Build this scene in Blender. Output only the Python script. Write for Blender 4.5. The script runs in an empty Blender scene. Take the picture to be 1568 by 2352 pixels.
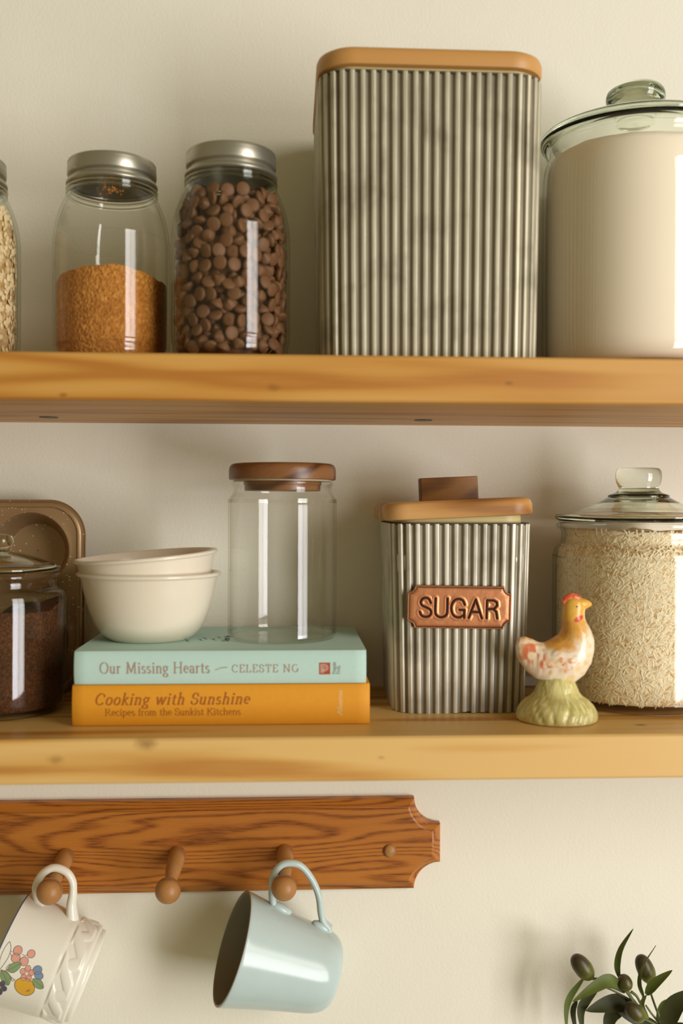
import bpy, math, random
import numpy as np
from mathutils import Vector, Matrix

random.seed(7)
SC = bpy.context.scene
COL = SC.collection
PI = math.pi
R = math.radians

# ------------------------------------------------------------------ camera
cam_d = bpy.data.cameras.new('camera')
cam = bpy.data.objects.new('camera', cam_d)
COL.objects.link(cam)
SC.camera = cam
YAW, PITCH, ROLL = R(3.018), R(-0.334), R(0.187)
f_ = Vector((math.sin(YAW)*math.cos(PITCH), math.cos(YAW)*math.cos(PITCH), math.sin(PITCH)))
r_ = f_.cross(Vector((0, 0, 1))).normalized()
u_ = r_.cross(f_)
c_, s_ = math.cos(ROLL), math.sin(ROLL)
r2, u2 = c_*r_ + s_*u_, -s_*r_ + c_*u_
cm = Matrix(((r2.x, u2.x, -f_.x, 0.0), (r2.y, u2.y, -f_.y, -1.0), (r2.z, u2.z, -f_.z, 1.5), (0, 0, 0, 1)))
cam.matrix_world = cm
cam_d.sensor_fit = 'HORIZONTAL'
cam_d.sensor_width = 24.0
cam_d.lens = 24.0*2290.0/1568.0
cam_d.clip_start = 0.01
cam_d.dof.use_dof = True
cam_d.dof.focus_distance = 0.93
cam_d.dof.aperture_fstop = 2.8

# ------------------------------------------------------------------ light, world, exposure
W = bpy.data.worlds.new('room_air')
SC.world = W
W.use_nodes = True
bg = W.node_tree.nodes['Background']
bg.inputs[0].default_value = (1.0, 0.84, 0.46, 1)
bg.inputs[1].default_value = 0.26

def window_light(name, loc, aim, w, h, energy, col):
    d = bpy.data.lights.new(name, 'AREA')
    d.shape = 'RECTANGLE'
    d.size, d.size_y = w, h
    d.energy = energy
    d.color = col
    o = bpy.data.objects.new(name, d)
    COL.objects.link(o)
    o.location = loc
    dr = Vector(aim) - Vector(loc)
    o.rotation_euler = Vector((dr.x, dr.y, 0)).to_track_quat('-Z', 'Y').to_euler()
    return o

# a tall four-pane window to the right, a little behind the camera: sky and garden outside
WX, WY = 2.55, -2.72
for dx, z, e, col in ((-0.34, 0.78, 45.0, (0.975, 0.955, 1.0)), (0.34, 0.78, 35.5, (0.99, 0.98, 0.96)),
                      (-0.34, 2.42, 33.0, (1.0, 0.97, 0.94)), (0.34, 2.42, 28.0, (1.0, 0.975, 0.92))):
    q = math.atan2(WX, -WY)
    window_light('window_pane_light', (WX+dx*math.cos(q), WY+dx*math.sin(q), z), (0, 0, z), 0.64, 1.55, e, col)

SC.view_settings.view_transform = 'Standard'
SC.view_settings.look = 'None'
SC.view_settings.gamma = 1.0
SC.view_settings.use_curve_mapping = False
SC.view_settings.exposure = 0.0
SC.cycles.transparent_max_bounces = 32
SC.cycles.max_bounces = 14
SC.cycles.glossy_bounces = 6
SC.cycles.transmission_bounces = 12
SC.cycles.use_denoising = True
SC.cycles.sample_clamp_indirect = 6.0

# ------------------------------------------------------------------ helpers
def srgb(r, g, b):
    def f(c):
        c /= 255.0
        return c/12.92 if c <= 0.04045 else ((c+0.055)/1.055)**2.4
    return (f(r), f(g), f(b), 1.0)

def new_mat(name):
    m = bpy.data.materials.new(name)
    m.use_nodes = True
    nt = m.node_tree
    nt.nodes.clear()
    out = nt.nodes.new('ShaderNodeOutputMaterial')
    return m, nt, out

def node(nt, kind, ins=None, **props):
    n = nt.nodes.new(kind)
    for k, v in props.items():
        setattr(n, k, v)
    for k, v in (ins or {}).items():
        s = n.inputs[k]
        if isinstance(v, bpy.types.NodeSocket):
            nt.links.new(v, s)
        else:
            s.default_value = v
    return n

def math_n(nt, op, a, b=0.0, c=None):
    ins = {0: a, 1: b}
    if c is not None:
        ins[2] = c
    return node(nt, 'ShaderNodeMath', ins, operation=op).outputs[0]

def ramp(nt, fac, stops):
    n = nt.nodes.new('ShaderNodeValToRGB')
    e = n.color_ramp.elements
    while len(e) < len(stops):
        e.new(0.5)
    for i, (p, c) in enumerate(stops):
        e[i].position = p
        e[i].color = c
    nt.links.new(fac, n.inputs[0])
    return n.outputs[0]

def mixc(nt, fac, a, b, blend='MIX'):
    n = nt.nodes.new('ShaderNodeMix')
    n.data_type = 'RGBA'
    n.blend_type = blend
    for s, v in ((n.inputs[0], fac), (n.inputs[6], a), (n.inputs[7], b)):
        if isinstance(v, bpy.types.NodeSocket):
            nt.links.new(v, s)
        else:
            s.default_value = v
    return n.outputs[2]

def bsdf(nt, out, **kw):
    names = {'color': 'Base Color', 'rough': 'Roughness', 'metal': 'Metallic', 'normal': 'Normal', 'spec': 'Specular IOR Level',
             'coat': 'Coat Weight', 'coat_rough': 'Coat Roughness', 'sss': 'Subsurface Weight', 'trans': 'Transmission Weight', 'ior': 'IOR',
             'sheen': 'Sheen Weight'}
    b = node(nt, 'ShaderNodeBsdfPrincipled', {names[k]: v for k, v in kw.items()})
    nt.links.new(b.outputs[0], out.inputs[0])
    return b

def coords(nt, scale=(1, 1, 1), loc=(0, 0, 0), rot=(0, 0, 0), kind='Object'):
    tc = nt.nodes.new('ShaderNodeTexCoord')
    mp = node(nt, 'ShaderNodeMapping', {'Vector': tc.outputs[kind], 'Scale': scale, 'Location': loc, 'Rotation': rot})
    return mp.outputs[0]

def noise(nt, vec, scale, detail=4.0, rough=0.55, dist=0.0):
    return node(nt, 'ShaderNodeTexNoise', {'Vector': vec, 'Scale': scale, 'Detail': detail, 'Roughness': rough, 'Distortion': dist}).outputs[0]

def bump(nt, h, dist, strength=1.0):
    return node(nt, 'ShaderNodeBump', {'Height': h, 'Distance': dist, 'Strength': strength}).outputs[0]

def plain(name, col, rough=0.5, metal=0.0, coat=0.0, spec=0.5, var=0.06, vscale=40.0, bumpd=0.0, sss=0.0):
    """a painted, glazed or printed surface with a faint mottle"""
    m, nt, out = new_mat(name)
    v = coords(nt)
    n = noise(nt, v, vscale)
    dark = tuple(c*(1-var*2) for c in col[:3])+(1,)
    c = mixc(nt, n, dark, tuple(min(1, c*(1+var)) for c in col[:3])+(1,))
    kw = dict(color=c, rough=rough, metal=metal, coat=coat, spec=spec, coat_rough=0.08)
    if bumpd:
        kw['normal'] = bump(nt, noise(nt, v, vscale*8), bumpd)
    if sss:
        kw['sss'] = sss
    b = bsdf(nt, out, **kw)
    if sss:
        b.inputs['Subsurface Radius'].default_value = (0.004, 0.003, 0.002)
    return m

def wood(name, light, mid, dark, axis=(1, 1, 1), ring=26.0, ringpow=2.0, fibre=0.35, rough=0.5, seedloc=(0, 0, 0), pores=0.0, knots=(), ringscale=7.0,
         stretch=0.16, coat=0.0, spec=0.4, rot=(0, 0, 0)):
    """grain runs along local X; contour rings come from a stretched noise"""
    m, nt, out = new_mat(name)
    tc = nt.nodes.new('ShaderNodeTexCoord')
    base = node(nt, 'ShaderNodeMapping', {'Vector': tc.outputs['Object'], 'Location': seedloc, 'Rotation': rot}).outputs[0]
    v1 = node(nt, 'ShaderNodeMapping', {'Vector': base, 'Scale': (stretch, 1, 1)}).outputs[0]
    n1 = noise(nt, v1, ringscale, 1.6, 0.45)
    s = math_n(nt, 'SINE', math_n(nt, 'MULTIPLY', n1, ring*2.6))
    s = math_n(nt, 'MULTIPLY_ADD', s, 0.5, 0.5)
    s = math_n(nt, 'POWER', s, ringpow)
    v2 = node(nt, 'ShaderNodeMapping', {'Vector': base, 'Scale': (0.045, 1, 1)}).outputs[0]
    n2 = noise(nt, v2, 620.0, 3.0, 0.6)
    v3 = node(nt, 'ShaderNodeMapping', {'Vector': base, 'Scale': (0.3, 1, 1)}).outputs[0]
    n3 = noise(nt, v3, 9.0, 2.0, 0.5)
    f = math_n(nt, 'ADD', math_n(nt, 'MULTIPLY', s, 1.0-fibre), math_n(nt, 'MULTIPLY', n2, fibre))
    f = math_n(nt, 'ADD', f, math_n(nt, 'MULTIPLY_ADD', n3, 0.5, -0.25))
    c = ramp(nt, f, [(0.15, light), (0.55, mid), (0.95, dark)])
    if pores:
        v4 = node(nt, 'ShaderNodeMapping', {'Vector': base, 'Scale': (0.06, 1, 1)}).outputs[0]
        n4 = noise(nt, v4, 900.0, 2.0, 0.6)
        p = math_n(nt, 'MULTIPLY', math_n(nt, 'SUBTRACT', n4, 0.42), 5.0)
        p = node(nt, 'ShaderNodeClamp', {0: p}).outputs[0]
        p = math_n(nt, 'MULTIPLY', math_n(nt, 'MULTIPLY', p, math_n(nt, 'MULTIPLY_ADD', s, 0.9, 0.1)), pores)
        c = mixc(nt, p, c, tuple(x*0.28 for x in dark[:3])+(1,))
    for (kx, ky, kz, kr, ks) in knots:
        d = node(nt, 'ShaderNodeVectorMath', {0: tc.outputs['Object'], 1: (kx, ky, kz)}, operation='SUBTRACT').outputs[0]
        d = node(nt, 'ShaderNodeVectorMath', {0: d, 1: (0.55, 1, 1)}, operation='MULTIPLY').outputs[0]
        wob = noise(nt, tc.outputs['Object'], 160.0, 2.0)
        l = node(nt, 'ShaderNodeVectorMath', {0: d}, operation='LENGTH').outputs['Value']
        l = math_n(nt, 'ADD', l, math_n(nt, 'MULTIPLY_ADD', wob, kr*0.9, -kr*0.45))
        k = node(nt, 'ShaderNodeMapRange', {0: l, 1: kr*0.25, 2: kr*1.25, 3: ks, 4: 0.0}).outputs[0]
        c = mixc(nt, k, c, tuple(x*0.42 for x in dark[:3])+(1,))
    bsdf(nt, out, color=c, rough=rough, spec=spec, coat=coat, coat_rough=0.25, normal=bump(nt, n2, 0.0003, 0.5))
    return m

def thin_glass(name, clear=(0.985, 0.99, 0.98), edge=(0.60, 0.66, 0.60), rough=0.0, refl=0.6):
    """a thin glass wall: light passes straight through, more is reflected and absorbed at grazing angles"""
    m, nt, out = new_mat(name)
    lw = node(nt, 'ShaderNodeLayerWeight', {'Blend': 0.5})
    fac = math_n(nt, 'POWER', lw.outputs['Facing'], 5.0)
    tint = mixc(nt, fac, clear+(1,), edge+(1,))
    tr = node(nt, 'ShaderNodeBsdfTransparent', {'Color': tint})
    gl = node(nt, 'ShaderNodeBsdfGlossy', {'Color': (1, 1, 1, 1), 'Roughness': rough})
    fr = math_n(nt, 'MULTIPLY_ADD', fac, 0.96, 0.04)          # Schlick, the same from either side of the wall
    mx = node(nt, 'ShaderNodeMixShader', {0: math_n(nt, 'MULTIPLY', fr, refl), 1: tr.outputs[0], 2: gl.outputs[0]})
    nt.links.new(mx.outputs[0], out.inputs[0])
    return m

def solid_glass(name, col=(0.97, 0.99, 0.96, 1)):
    m, nt, out = new_mat(name)
    g = node(nt, 'ShaderNodeBsdfGlass', {'Color': col, 'Roughness': 0.0, 'IOR': 1.5})
    nt.links.new(g.outputs[0], out.inputs[0])
    return m

class MB:
    """collects pieces of ONE mesh"""
    def __init__(self):
        self.v, self.f, self.m = [], [], []
    def add(self, vs, fs, mi=0):
        b = len(self.v)
        self.v.extend(tuple(p) for p in vs)
        for f in fs:
            self.f.append(tuple(b+i for i in f))
            self.m.append(mi)
        return self
    def loft(self, rings, closed=True, cap0=False, cap1=False, mi=0):
        n = len(rings[0])
        vs = [p for r in rings for p in r]
        fs = []
        for k in range(len(rings)-1):
            for i in range(n if closed else n-1):
                j = (i+1) % n
                fs.append((k*n+i, k*n+j, (k+1)*n+j, (k+1)*n+i))
        if cap0:
            fs.append(tuple(range(n-1, -1, -1)))
        if cap1:
            fs.append(tuple((len(rings)-1)*n+i for i in range(n)))
        return self.add(vs, fs, mi)
    def lathe(self, prof, seg=96, mi=0, c=(0, 0, 0), loop=False):
        pr = list(prof)
        if loop:
            pr = pr+[pr[0]]
        rings = [[(c[0]+max(r, 1e-5)*math.cos(2*PI*i/seg), c[1]+max(r, 1e-5)*math.sin(2*PI*i/seg), c[2]+z) for i in range(seg)] for r, z in pr]
        return self.loft(rings, True, mi=mi)
    def box(self, x0, x1, y0, y1, z0, z1, mi=0):
        vs = [(x, y, z) for z in (z0, z1) for x, y in ((x0, y0), (x1, y0), (x1, y1), (x0, y1))]
        return self.add(vs, [(3, 2, 1, 0), (4, 5, 6, 7), (0, 1, 5, 4), (1, 2, 6, 5), (2, 3, 7, 6), (3, 0, 4, 7)], mi)
    def tube(self, pts, rad, seg=12, mi=0, flat=1.0, nrm=None, caps=True):
        P_ = [Vector(p) for p in pts]
        n = len(P_)
        rad = rad if hasattr(rad, '__len__') else [rad]*n
        rings = []
        prev = None
        for k in range(n):
            t = (P_[min(k+1, n-1)]-P_[max(k-1, 0)]).normalized()
            a = Vector(nrm) if nrm is not None else (prev if prev is not None else (Vector((0, 0, 1)) if abs(t.z) < 0.9 else Vector((1, 0, 0))))
            a = (a - t*a.dot(t)).normalized()
            prev = a
            b = t.cross(a)
            rings.append([P_[k]+a*math.cos(2*PI*i/seg)*rad[k]*flat+b*math.sin(2*PI*i/seg)*rad[k] for i in range(seg)])
        return self.loft(rings, True, caps, caps, mi)
    def sphere(self, c, rx, ry, rz, seg=24, rings=16, mi=0, rot=None):
        vs, rr = [], []
        for k in range(rings+1):
            a = PI*k/rings
            ring = []
            for i in range(seg):
                b = 2*PI*i/seg
                p = Vector((rx*max(math.sin(a), 1e-4)*math.cos(b), ry*max(math.sin(a), 1e-4)*math.sin(b), -rz*math.cos(a)))
                if rot is not None:
                    p = rot @ p
                ring.append(p+Vector(c))
            rr.append(ring)
        return self.loft(rr, True, mi=mi)
    def build(self, name, mats, parent=None, smooth=35.0, loc=None, rot=None):
        me = bpy.data.meshes.new(name)
        me.from_pydata(self.v, [], self.f)
        mats = mats if isinstance(mats, (list, tuple)) else [mats]
        for m in mats:
            me.materials.append(m)
        if len(mats) > 1:
            me.polygons.foreach_set('material_index', self.m)
        me.validate()
        if smooth is not None:
            me.polygons.foreach_set('use_smooth', [True]*len(me.polygons))
            me.set_sharp_from_angle(angle=R(smooth))
        o = bpy.data.objects.new(name, me)
        COL.objects.link(o)
        if parent is not None:
            o.parent = parent
        if loc is not None:
            o.location = loc
        if rot is not None:
            o.rotation_euler = rot
        return o

def tag(o, label=None, cat=None, group=None, kind=None):
    for k, v in (('label', label), ('category', cat), ('group', group), ('kind', kind)):
        if v:
            o[k] = v
    return o

def thing(name, label, cat, loc=(0, 0, 0), rot=(0, 0, 0), group=None):
    o = bpy.data.objects.new(name, None)
    o.empty_display_size = 0.02
    COL.objects.link(o)
    o.location = loc
    o.rotation_euler = rot
    return tag(o, label, cat, group)

def rrect(w, d, r, n=8, sub=1):
    """rounded rectangle outline, counter-clockwise, centred"""
    pts = []
    for cx, cy, a0 in ((w/2-r, -d/2+r, -PI/2), (w/2-r, d/2-r, 0), (-w/2+r, d/2-r, PI/2), (-w/2+r, -d/2+r, PI)):
        for i in range(n+1):
            a = a0+PI/2*i/n
            pts.append((cx+r*math.cos(a), cy+r*math.sin(a)))
    return pts

def slab(mb, w, d, r, layers, n=8, mi=0, c=(0, 0)):
    """stack of rounded rectangles: layers = (inset, z)"""
    rings = [[(c[0]+x, c[1]+y, z) for x, y in rrect(w-2*i, d-2*i, max(r-i, 0.0006), n)] for i, z in layers]
    return mb.loft(rings, True, True, True, mi)

def smoothpath(pts, n=8):
    """Catmull-Rom through points"""
    P_ = [Vector(p) for p in pts]
    if len(P_) < 3:
        return [P_[0].lerp(P_[-1], i/n) for i in range(n+1)]
    Q = [P_[0]*2-P_[1]]+P_+[P_[-1]*2-P_[-2]]
    out = []
    for k in range(1, len(Q)-2):
        p0, p1, p2, p3 = Q[k-1:k+3]
        for i in range(n):
            t = i/n
            out.append(0.5*((2*p1)+(p2-p0)*t+(2*p0-5*p1+4*p2-p3)*t*t+(3*p1-p0-3*p2+p3)*t**3))
    out.append(P_[-1])
    return out

# ------------------------------------------------------------------ lettering (own stroke alphabet)
def ar(cx, cy, rx, ry, a0, a1, n=14):
    return [(cx+rx*math.cos(R(a0+(a1-a0)*i/n)), cy+ry*math.sin(R(a0+(a1-a0)*i/n))) for i in range(n+1)]
def sf(x, y, w=0.13):
    return [(x-w, y), (x+w, y)]
XH = 0.64
GL = {
 'A': (0.86, [[(0.06, 0), (0.42, 1)], [(0.42, 1), (0.80, 0)], [(0.18, 0.36), (0.66, 0.36)], sf(0.07, 0), sf(0.79, 0)]),
 'C': (0.84, [ar(0.45, 0.5, 0.37, 0.5, 48, 318)+[], [(0.70, 0.87), (0.74, 0.72)]]),
 'E': (0.72, [[(0.16, 0), (0.16, 1)], [(0.04, 1), (0.62, 1), (0.64, 0.80)], [(0.16, 0.53), (0.50, 0.53)], [(0.04, 0), (0.64, 0), (0.68, 0.22)]]),
 'G': (0.92, [ar(0.46, 0.5, 0.38, 0.5, 48, 335), [(0.80, 0.12), (0.80, 0.42)], sf(0.78, 0.42)]),
 'H': (0.98, [[(0.17, 0), (0.17, 1)], [(0.80, 0), (0.80, 1)], [(0.17, 0.52), (0.80, 0.52)], sf(0.17, 0), sf(0.17, 1), sf(0.80, 0), sf(0.80, 1)]),
 'K': (0.88, [[(0.17, 0), (0.17, 1)], [(0.74, 1), (0.20, 0.50)], [(0.34, 0.60), (0.80, 0)], sf(0.17, 0), sf(0.17, 1), sf(0.72, 1), sf(0.80, 0)]),
 'L': (0.70, [[(0.16, 0), (0.16, 1)], sf(0.16, 1), [(0.04, 0), (0.60, 0), (0.64, 0.24)]]),
 'M': (1.14, [[(0.17, 0), (0.21, 1)], [(0.21, 1), (0.55, 0.08)], [(0.55, 0.08), (0.91, 1)], [(0.91, 1), (0.96, 0)], sf(0.16, 0), sf(0.17, 1, .1), sf(0.97, 0), sf(0.95, 1, .1)]),
 'N': (1.00, [[(0.18, 0), (0.18, 1)], [(0.18, 1), (0.80, 0)], [(0.80, 0), (0.80, 1)], sf(0.18, 0), sf(0.14, 1, .1), sf(0.80, 1)]),
 'O': (0.96, [ar(0.48, 0.5, 0.40, 0.51, 0, 360, 26)]),
 'P': (0.72, [[(0.17, 0), (0.17, 1)], [(0.05, 1), (0.38, 1)]+ar(0.38, 0.75, 0.26, 0.25, 90, -90)+[(0.17, 0.5)], sf(0.17, 0)]),
 'R': (0.86, [[(0.17, 0), (0.17, 1)], [(0.05, 1), (0.38, 1)]+ar(0.38, 0.76, 0.26, 0.24, 90, -90)+[(0.17, 0.52)], [(0.38, 0.52), (0.78, 0), (0.86, 0)], sf(0.17, 0)]),
 'S': (0.66, [ar(0.33, 0.75, 0.23, 0.25, 35, 240)+ar(0.33, 0.26, 0.26, 0.27, 75, -150), [(0.52, 0.90), (0.54, 0.74)], [(0.08, 0.28), (0.10, 0.10)]]),
 'T': (0.82, [[(0.41, 0), (0.41, 1)], [(0.06, 0.80), (0.08, 1), (0.74, 1), (0.76, 0.80)], sf(0.41, 0)]),
 'U': (0.92, [[(0.17, 1)]+ar(0.46, 0.30, 0.29, 0.31, 180, 360)+[(0.75, 1)], sf(0.17, 1), sf(0.75, 1)]),
 'a': (0.56, [ar(0.26, 0.44, 0.17, 0.20, 165, 0)+[(0.43, 0.10), (0.52, 0.0)], ar(0.25, 0.17, 0.17, 0.17, 60, 330)]),
 'c': (0.50, [ar(0.29, 0.32, 0.22, 0.33, 45, 315)]),
 'e': (0.54, [[(0.09, 0.36), (0.47, 0.36)]+ar(0.28, 0.34, 0.20, 0.31, 5, 310)]),
 'f': (0.38, [[(0.18, 0), (0.18, 0.80)]+ar(0.32, 0.82, 0.14, 0.20, 180, 55), [(0.04, XH), (0.34, XH)], sf(0.18, 0)]),
 'g': (0.58, [ar(0.26, 0.42, 0.18, 0.22, 0, 360, 18), [(0.40, 0.56), (0.54, 0.62)], [(0.18, 0.22), (0.13, 0.08), (0.28, 0.02), (0.42, -0.02)]+ar(0.28, -0.20, 0.22, 0.15, 50, -250)]),
 'h': (0.64, [[(0.14, 0), (0.14, 1.04)], [(0.14, 0.46)]+ar(0.33, 0.44, 0.17, 0.20, 150, 0)+[(0.50, 0)], sf(0.14, 0, .1), sf(0.50, 0, .1), [(0.04, 1.02), (0.14, 1.04)]]),
 'i': (0.32, [[(0.16, 0), (0.16, XH)], sf(0.16, 0, .1), [(0.05, XH-.02), (0.16, XH)], ar(0.155, 0.90, 0.035, 0.035, 0, 360, 8)]),
 'k': (0.60, [[(0.14, 0), (0.14, 1.04)], [(0.46, XH), (0.16, 0.30)], [(0.24, 0.38), (0.54, 0)], sf(0.14, 0, .1), sf(0.46, XH, .09), sf(0.54, 0, .08), [(0.04, 1.02), (0.14, 1.04)]]),
 'l': (0.30, [[(0.15, 0), (0.15, 1.04)], sf(0.15, 0, .1), [(0.04, 1.02), (0.15, 1.04)]]),
 'm': (0.94, [[(0.14, 0), (0.14, XH)], [(0.14, 0.46)]+ar(0.31, 0.44, 0.15, 0.20, 150, 0)+[(0.46, 0)], [(0.46, 0.46)]+ar(0.63, 0.44, 0.15, 0.20, 150, 0)+[(0.78, 0)],
       sf(0.14, 0, .09), sf(0.46, 0, .09), sf(0.78, 0, .09), [(0.03, XH-.02), (0.14, XH)]]),
 'n': (0.64, [[(0.14, 0), (0.14, XH)], [(0.14, 0.46)]+ar(0.33, 0.44, 0.17, 0.20, 150, 0)+[(0.50, 0)], sf(0.14, 0, .1), sf(0.50, 0, .1), [(0.03, XH-.02), (0.14, XH)]]),
 'o': (0.60, [ar(0.30, 0.32, 0.23, 0.33, 0, 360, 20)]),
 'p': (0.64, [[(0.14, -0.32), (0.14, XH)], ar(0.34, 0.32, 0.22, 0.32, 150, -150), sf(0.14, -0.32, .1), [(0.03, XH-.02), (0.14, XH)]]),
 'r': (0.46, [[(0.14, 0), (0.14, XH)], [(0.14, 0.44)]+ar(0.32, 0.48, 0.16, 0.16, 150, 50), sf(0.14, 0, .1), [(0.03, XH-.02), (0.14, XH)]]),
 's': (0.46, [ar(0.22, 0.48, 0.14, 0.16, 35, 240)+ar(0.22, 0.165, 0.16, 0.17, 75, -150)]),
 't': (0.40, [[(0.17, 0.84), (0.17, 0.16)]+ar(0.29, 0.14, 0.12, 0.14, 180, 300), [(0.03, XH), (0.36, XH)]]),
 'u': (0.64, [[(0.13, XH)]+ar(0.30, 0.18, 0.17, 0.18, 180, 330)+[(0.48, 0.22)], [(0.48, XH), (0.48, 0)], [(0.03, XH), (0.13, XH)], [(0.38, XH), (0.48, XH)], sf(0.53, 0, .06)]),
 'w': (0.90, [[(0.08, XH), (0.26, 0)], [(0.26, 0), (0.45, XH)], [(0.45, XH), (0.63, 0)], [(0.63, 0), (0.82, XH)], sf(0.08, XH, .09), sf(0.82, XH, .09)]),
 ' ': (0.34, []),
}
def lettering(mb, text, org, ux, uz, cap, width=None, track=0.0, slant=0.0, thick=0.125, thin=0.05, nrm=(0, -1, 0), lift=0.00012, mi=0):
    """flat printed letters; width fits the run to a length"""
    org, ux, uz, nr = Vector(org), Vector(ux), Vector(uz), Vector(nrm)
    adv = sum(GL[c][0]+track for c in text)-track
    sx = (width/adv) if width else cap
    x = 0.0
    for ch in text:
        a, strokes = GL[ch]
        for st in strokes:
            pts = [Vector(((x+px+slant*py)*sx, py*cap)) for px, py in st]
            k = 0
            fine = [pts[0]]
            for p, q in zip(pts[:-1], pts[1:]):
                m_ = max(1, math.ceil((q-p).length/(cap*0.14)))
                fine += [p.lerp(q, (i_+1)/m_) for i_ in range(m_)]
            pts = fine
            for p, q in zip(pts[:-1], pts[1:]):
                d = q-p
                if d.length < 1e-7:
                    continue
                d.normalize()
                ang = math.atan2(d.y, d.x)
                w = cap*0.5*(thin+(thick-thin)*abs(math.sin(ang+R(12))))
                n2 = Vector((-d.y, d.x))*w
                e = d*w*0.5
                qd = [p-e-n2, q+e-n2, q+e+n2, p-e+n2]
                mb.add([org+ux*v.x+uz*v.y+nr*lift for v in qd], [(0, 1, 2, 3)], mi)
        x += a+track
    return mb

# ------------------------------------------------------------------ materials
def wall_mat():
    m, nt, out = new_mat('cream_plaster')
    v = coords(nt)
    n = noise(nt, v, 5.0, 3.0)
    c = mixc(nt, n, srgb(231, 227, 209), srgb(238, 234, 218))
    # a few small brown specks
    vo = node(nt, 'ShaderNodeTexVoronoi', {'Vector': v, 'Scale': 9.0})
    sp = node(nt, 'ShaderNodeMapRange', {0: vo.outputs['Distance'], 1: 0.012, 2: 0.022, 3: 0.35, 4: 0.0}).outputs[0]
    c = mixc(nt, sp, c, srgb(190, 160, 105))
    h = math_n(nt, 'ADD', noise(nt, v, 320.0, 3.0, 0.5), math_n(nt, 'MULTIPLY', noise(nt, v, 22.0, 2.0), 1.5))
    bsdf(nt, out, color=c, rough=0.6, spec=0.25, normal=bump(nt, h, 0.0010, 0.27))
    return m
M = {}
M['wall'] = wall_mat()
PL, PM, PD = srgb(206, 154, 78), srgb(195, 139, 61), srgb(176, 114, 44)
M['pine_up'] = wood('honey_pine', PL, PM, PD, ring=9, ringpow=1.8, fibre=0.24, rough=0.45, seedloc=(3.1, 0.2, 0.4), ringscale=30.0, stretch=0.075,
                    knots=[(-0.1742, -0.2197, 1.5852, 0.0020, 0.6), (-0.0123, -0.2197, 1.5925, 0.0032, 0.4), (0.1731, -0.2197, 1.5977, 0.0018, 0.5)])
M['pine_low'] = wood('honey_pine_pale', srgb(222, 181, 110), srgb(210, 161, 86), srgb(182, 121, 52), ring=8, ringpow=1.8, fibre=0.22, rough=0.45, seedloc=(0.7, 0.5, 1.4), ringscale=28.0, stretch=0.075,
                     knots=[(-0.1103, -0.2197, 1.3152, 0.0050, 0.6), (-0.1794, -0.2197, 1.3032, 0.0036, 0.42), (0.2928, -0.1856, 1.3188, 0.0034, 0.95), (0.0730, -0.2197, 1.3024, 0.0016, 0.4)])
M['oak'] = wood('varnished_oak', srgb(182, 114, 42), srgb(170, 100, 34), srgb(144, 80, 25), ring=40, ringpow=2.6, fibre=0.34, rough=0.40, seedloc=(0.2, 0.3, 0.9), pores=0.65, ringscale=22.0, stretch=0.13, coat=0.25)
M['beech'] = wood('peg_beech', srgb(174, 126, 72), srgb(158, 108, 58), srgb(126, 82, 42), ring=14, fibre=0.4, rough=0.42, ringscale=20, stretch=0.3, rot=(0, 0, PI/2))
M['acacia'] = wood('lid_acacia', srgb(208, 160, 100), srgb(190, 138, 78), srgb(146, 96, 48), ring=14, ringpow=1.6, fibre=0.3, rough=0.42, ringscale=14, stretch=0.14, seedloc=(0.4, 1.2, 0.1))
M['acacia_tall'] = wood('lid_bamboo', srgb(196, 144, 80), srgb(184, 128, 64), srgb(158, 102, 48), ring=8, ringpow=1.6, fibre=0.25, rough=0.42, ringscale=8, stretch=0.14, seedloc=(0.1, 0.2, 0.7))
M['handle_wood'] = wood('handle_walnut', srgb(142, 98, 46), srgb(120, 78, 34), srgb(82, 50, 20), ring=16, fibre=0.35, rough=0.45, ringscale=18, stretch=0.25, seedloc=(0.6, 0.1, 0.3))
M['walnut'] = wood('lid_walnut', srgb(132, 88, 50), srgb(104, 64, 34), srgb(70, 40, 20), ring=12, fibre=0.35, rough=0.36, ringscale=16, stretch=0.3, seedloc=(0.3, 0.7, 0.2), rot=(0, R(24), 0), coat=0.15)

def galv(name, a, b, dark):
    m, nt, out = new_mat(name)
    v = coords(nt)
    n1 = noise(nt, coords(nt, (1, 1, 0.55)), 55.0, 4.0, 0.6)
    n2 = noise(nt, coords(nt, (1, 1, 0.8), (3, 1, 2)), 26.0, 3.0, 0.6)
    c = mixc(nt, n1, a, b)
    k = node(nt, 'ShaderNodeMapRange', {0: n2, 1: 0.52, 2: 0.72, 3: 0.0, 4: 0.75}).outputs[0]
    c = mixc(nt, k, c, dark)
    fine = noise(nt, coords(nt, (1, 1, 0.03)), 700.0, 2.0)
    c = mixc(nt, 0.20, c, ramp(nt, fine, [(0.3, (0.1, 0.1, 0.08, 1)), (0.7, (0.9, 0.9, 0.8, 1))]))
    rg = node(nt, 'ShaderNodeMapRange', {0: n1, 3: 0.42, 4: 0.58}).outputs[0]
    at = node(nt, 'ShaderNodeVertexColor', layer_name='groove_tone').outputs[0]
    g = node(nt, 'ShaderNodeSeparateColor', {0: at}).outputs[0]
    c = mixc(nt, math_n(nt, 'MULTIPLY', g, 0.80), c, srgb(92, 78, 55))     # browner colour mixed in along the grooves
    bsdf(nt, out, color=c, rough=rg, metal=0.6, normal=bump(nt, fine, 0.0002, 0.4))
    return m
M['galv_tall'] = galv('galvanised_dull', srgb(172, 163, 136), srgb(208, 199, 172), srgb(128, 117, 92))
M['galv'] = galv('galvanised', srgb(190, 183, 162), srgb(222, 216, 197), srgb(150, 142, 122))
M['tin_lid'] = plain('zinc_lid', srgb(178, 173, 157), rough=0.34, metal=0.85, var=0.05)
M['glass'] = thin_glass('jar_glass', clear=(0.99, 0.99, 0.98), edge=(0.62, 0.64, 0.56))
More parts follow.
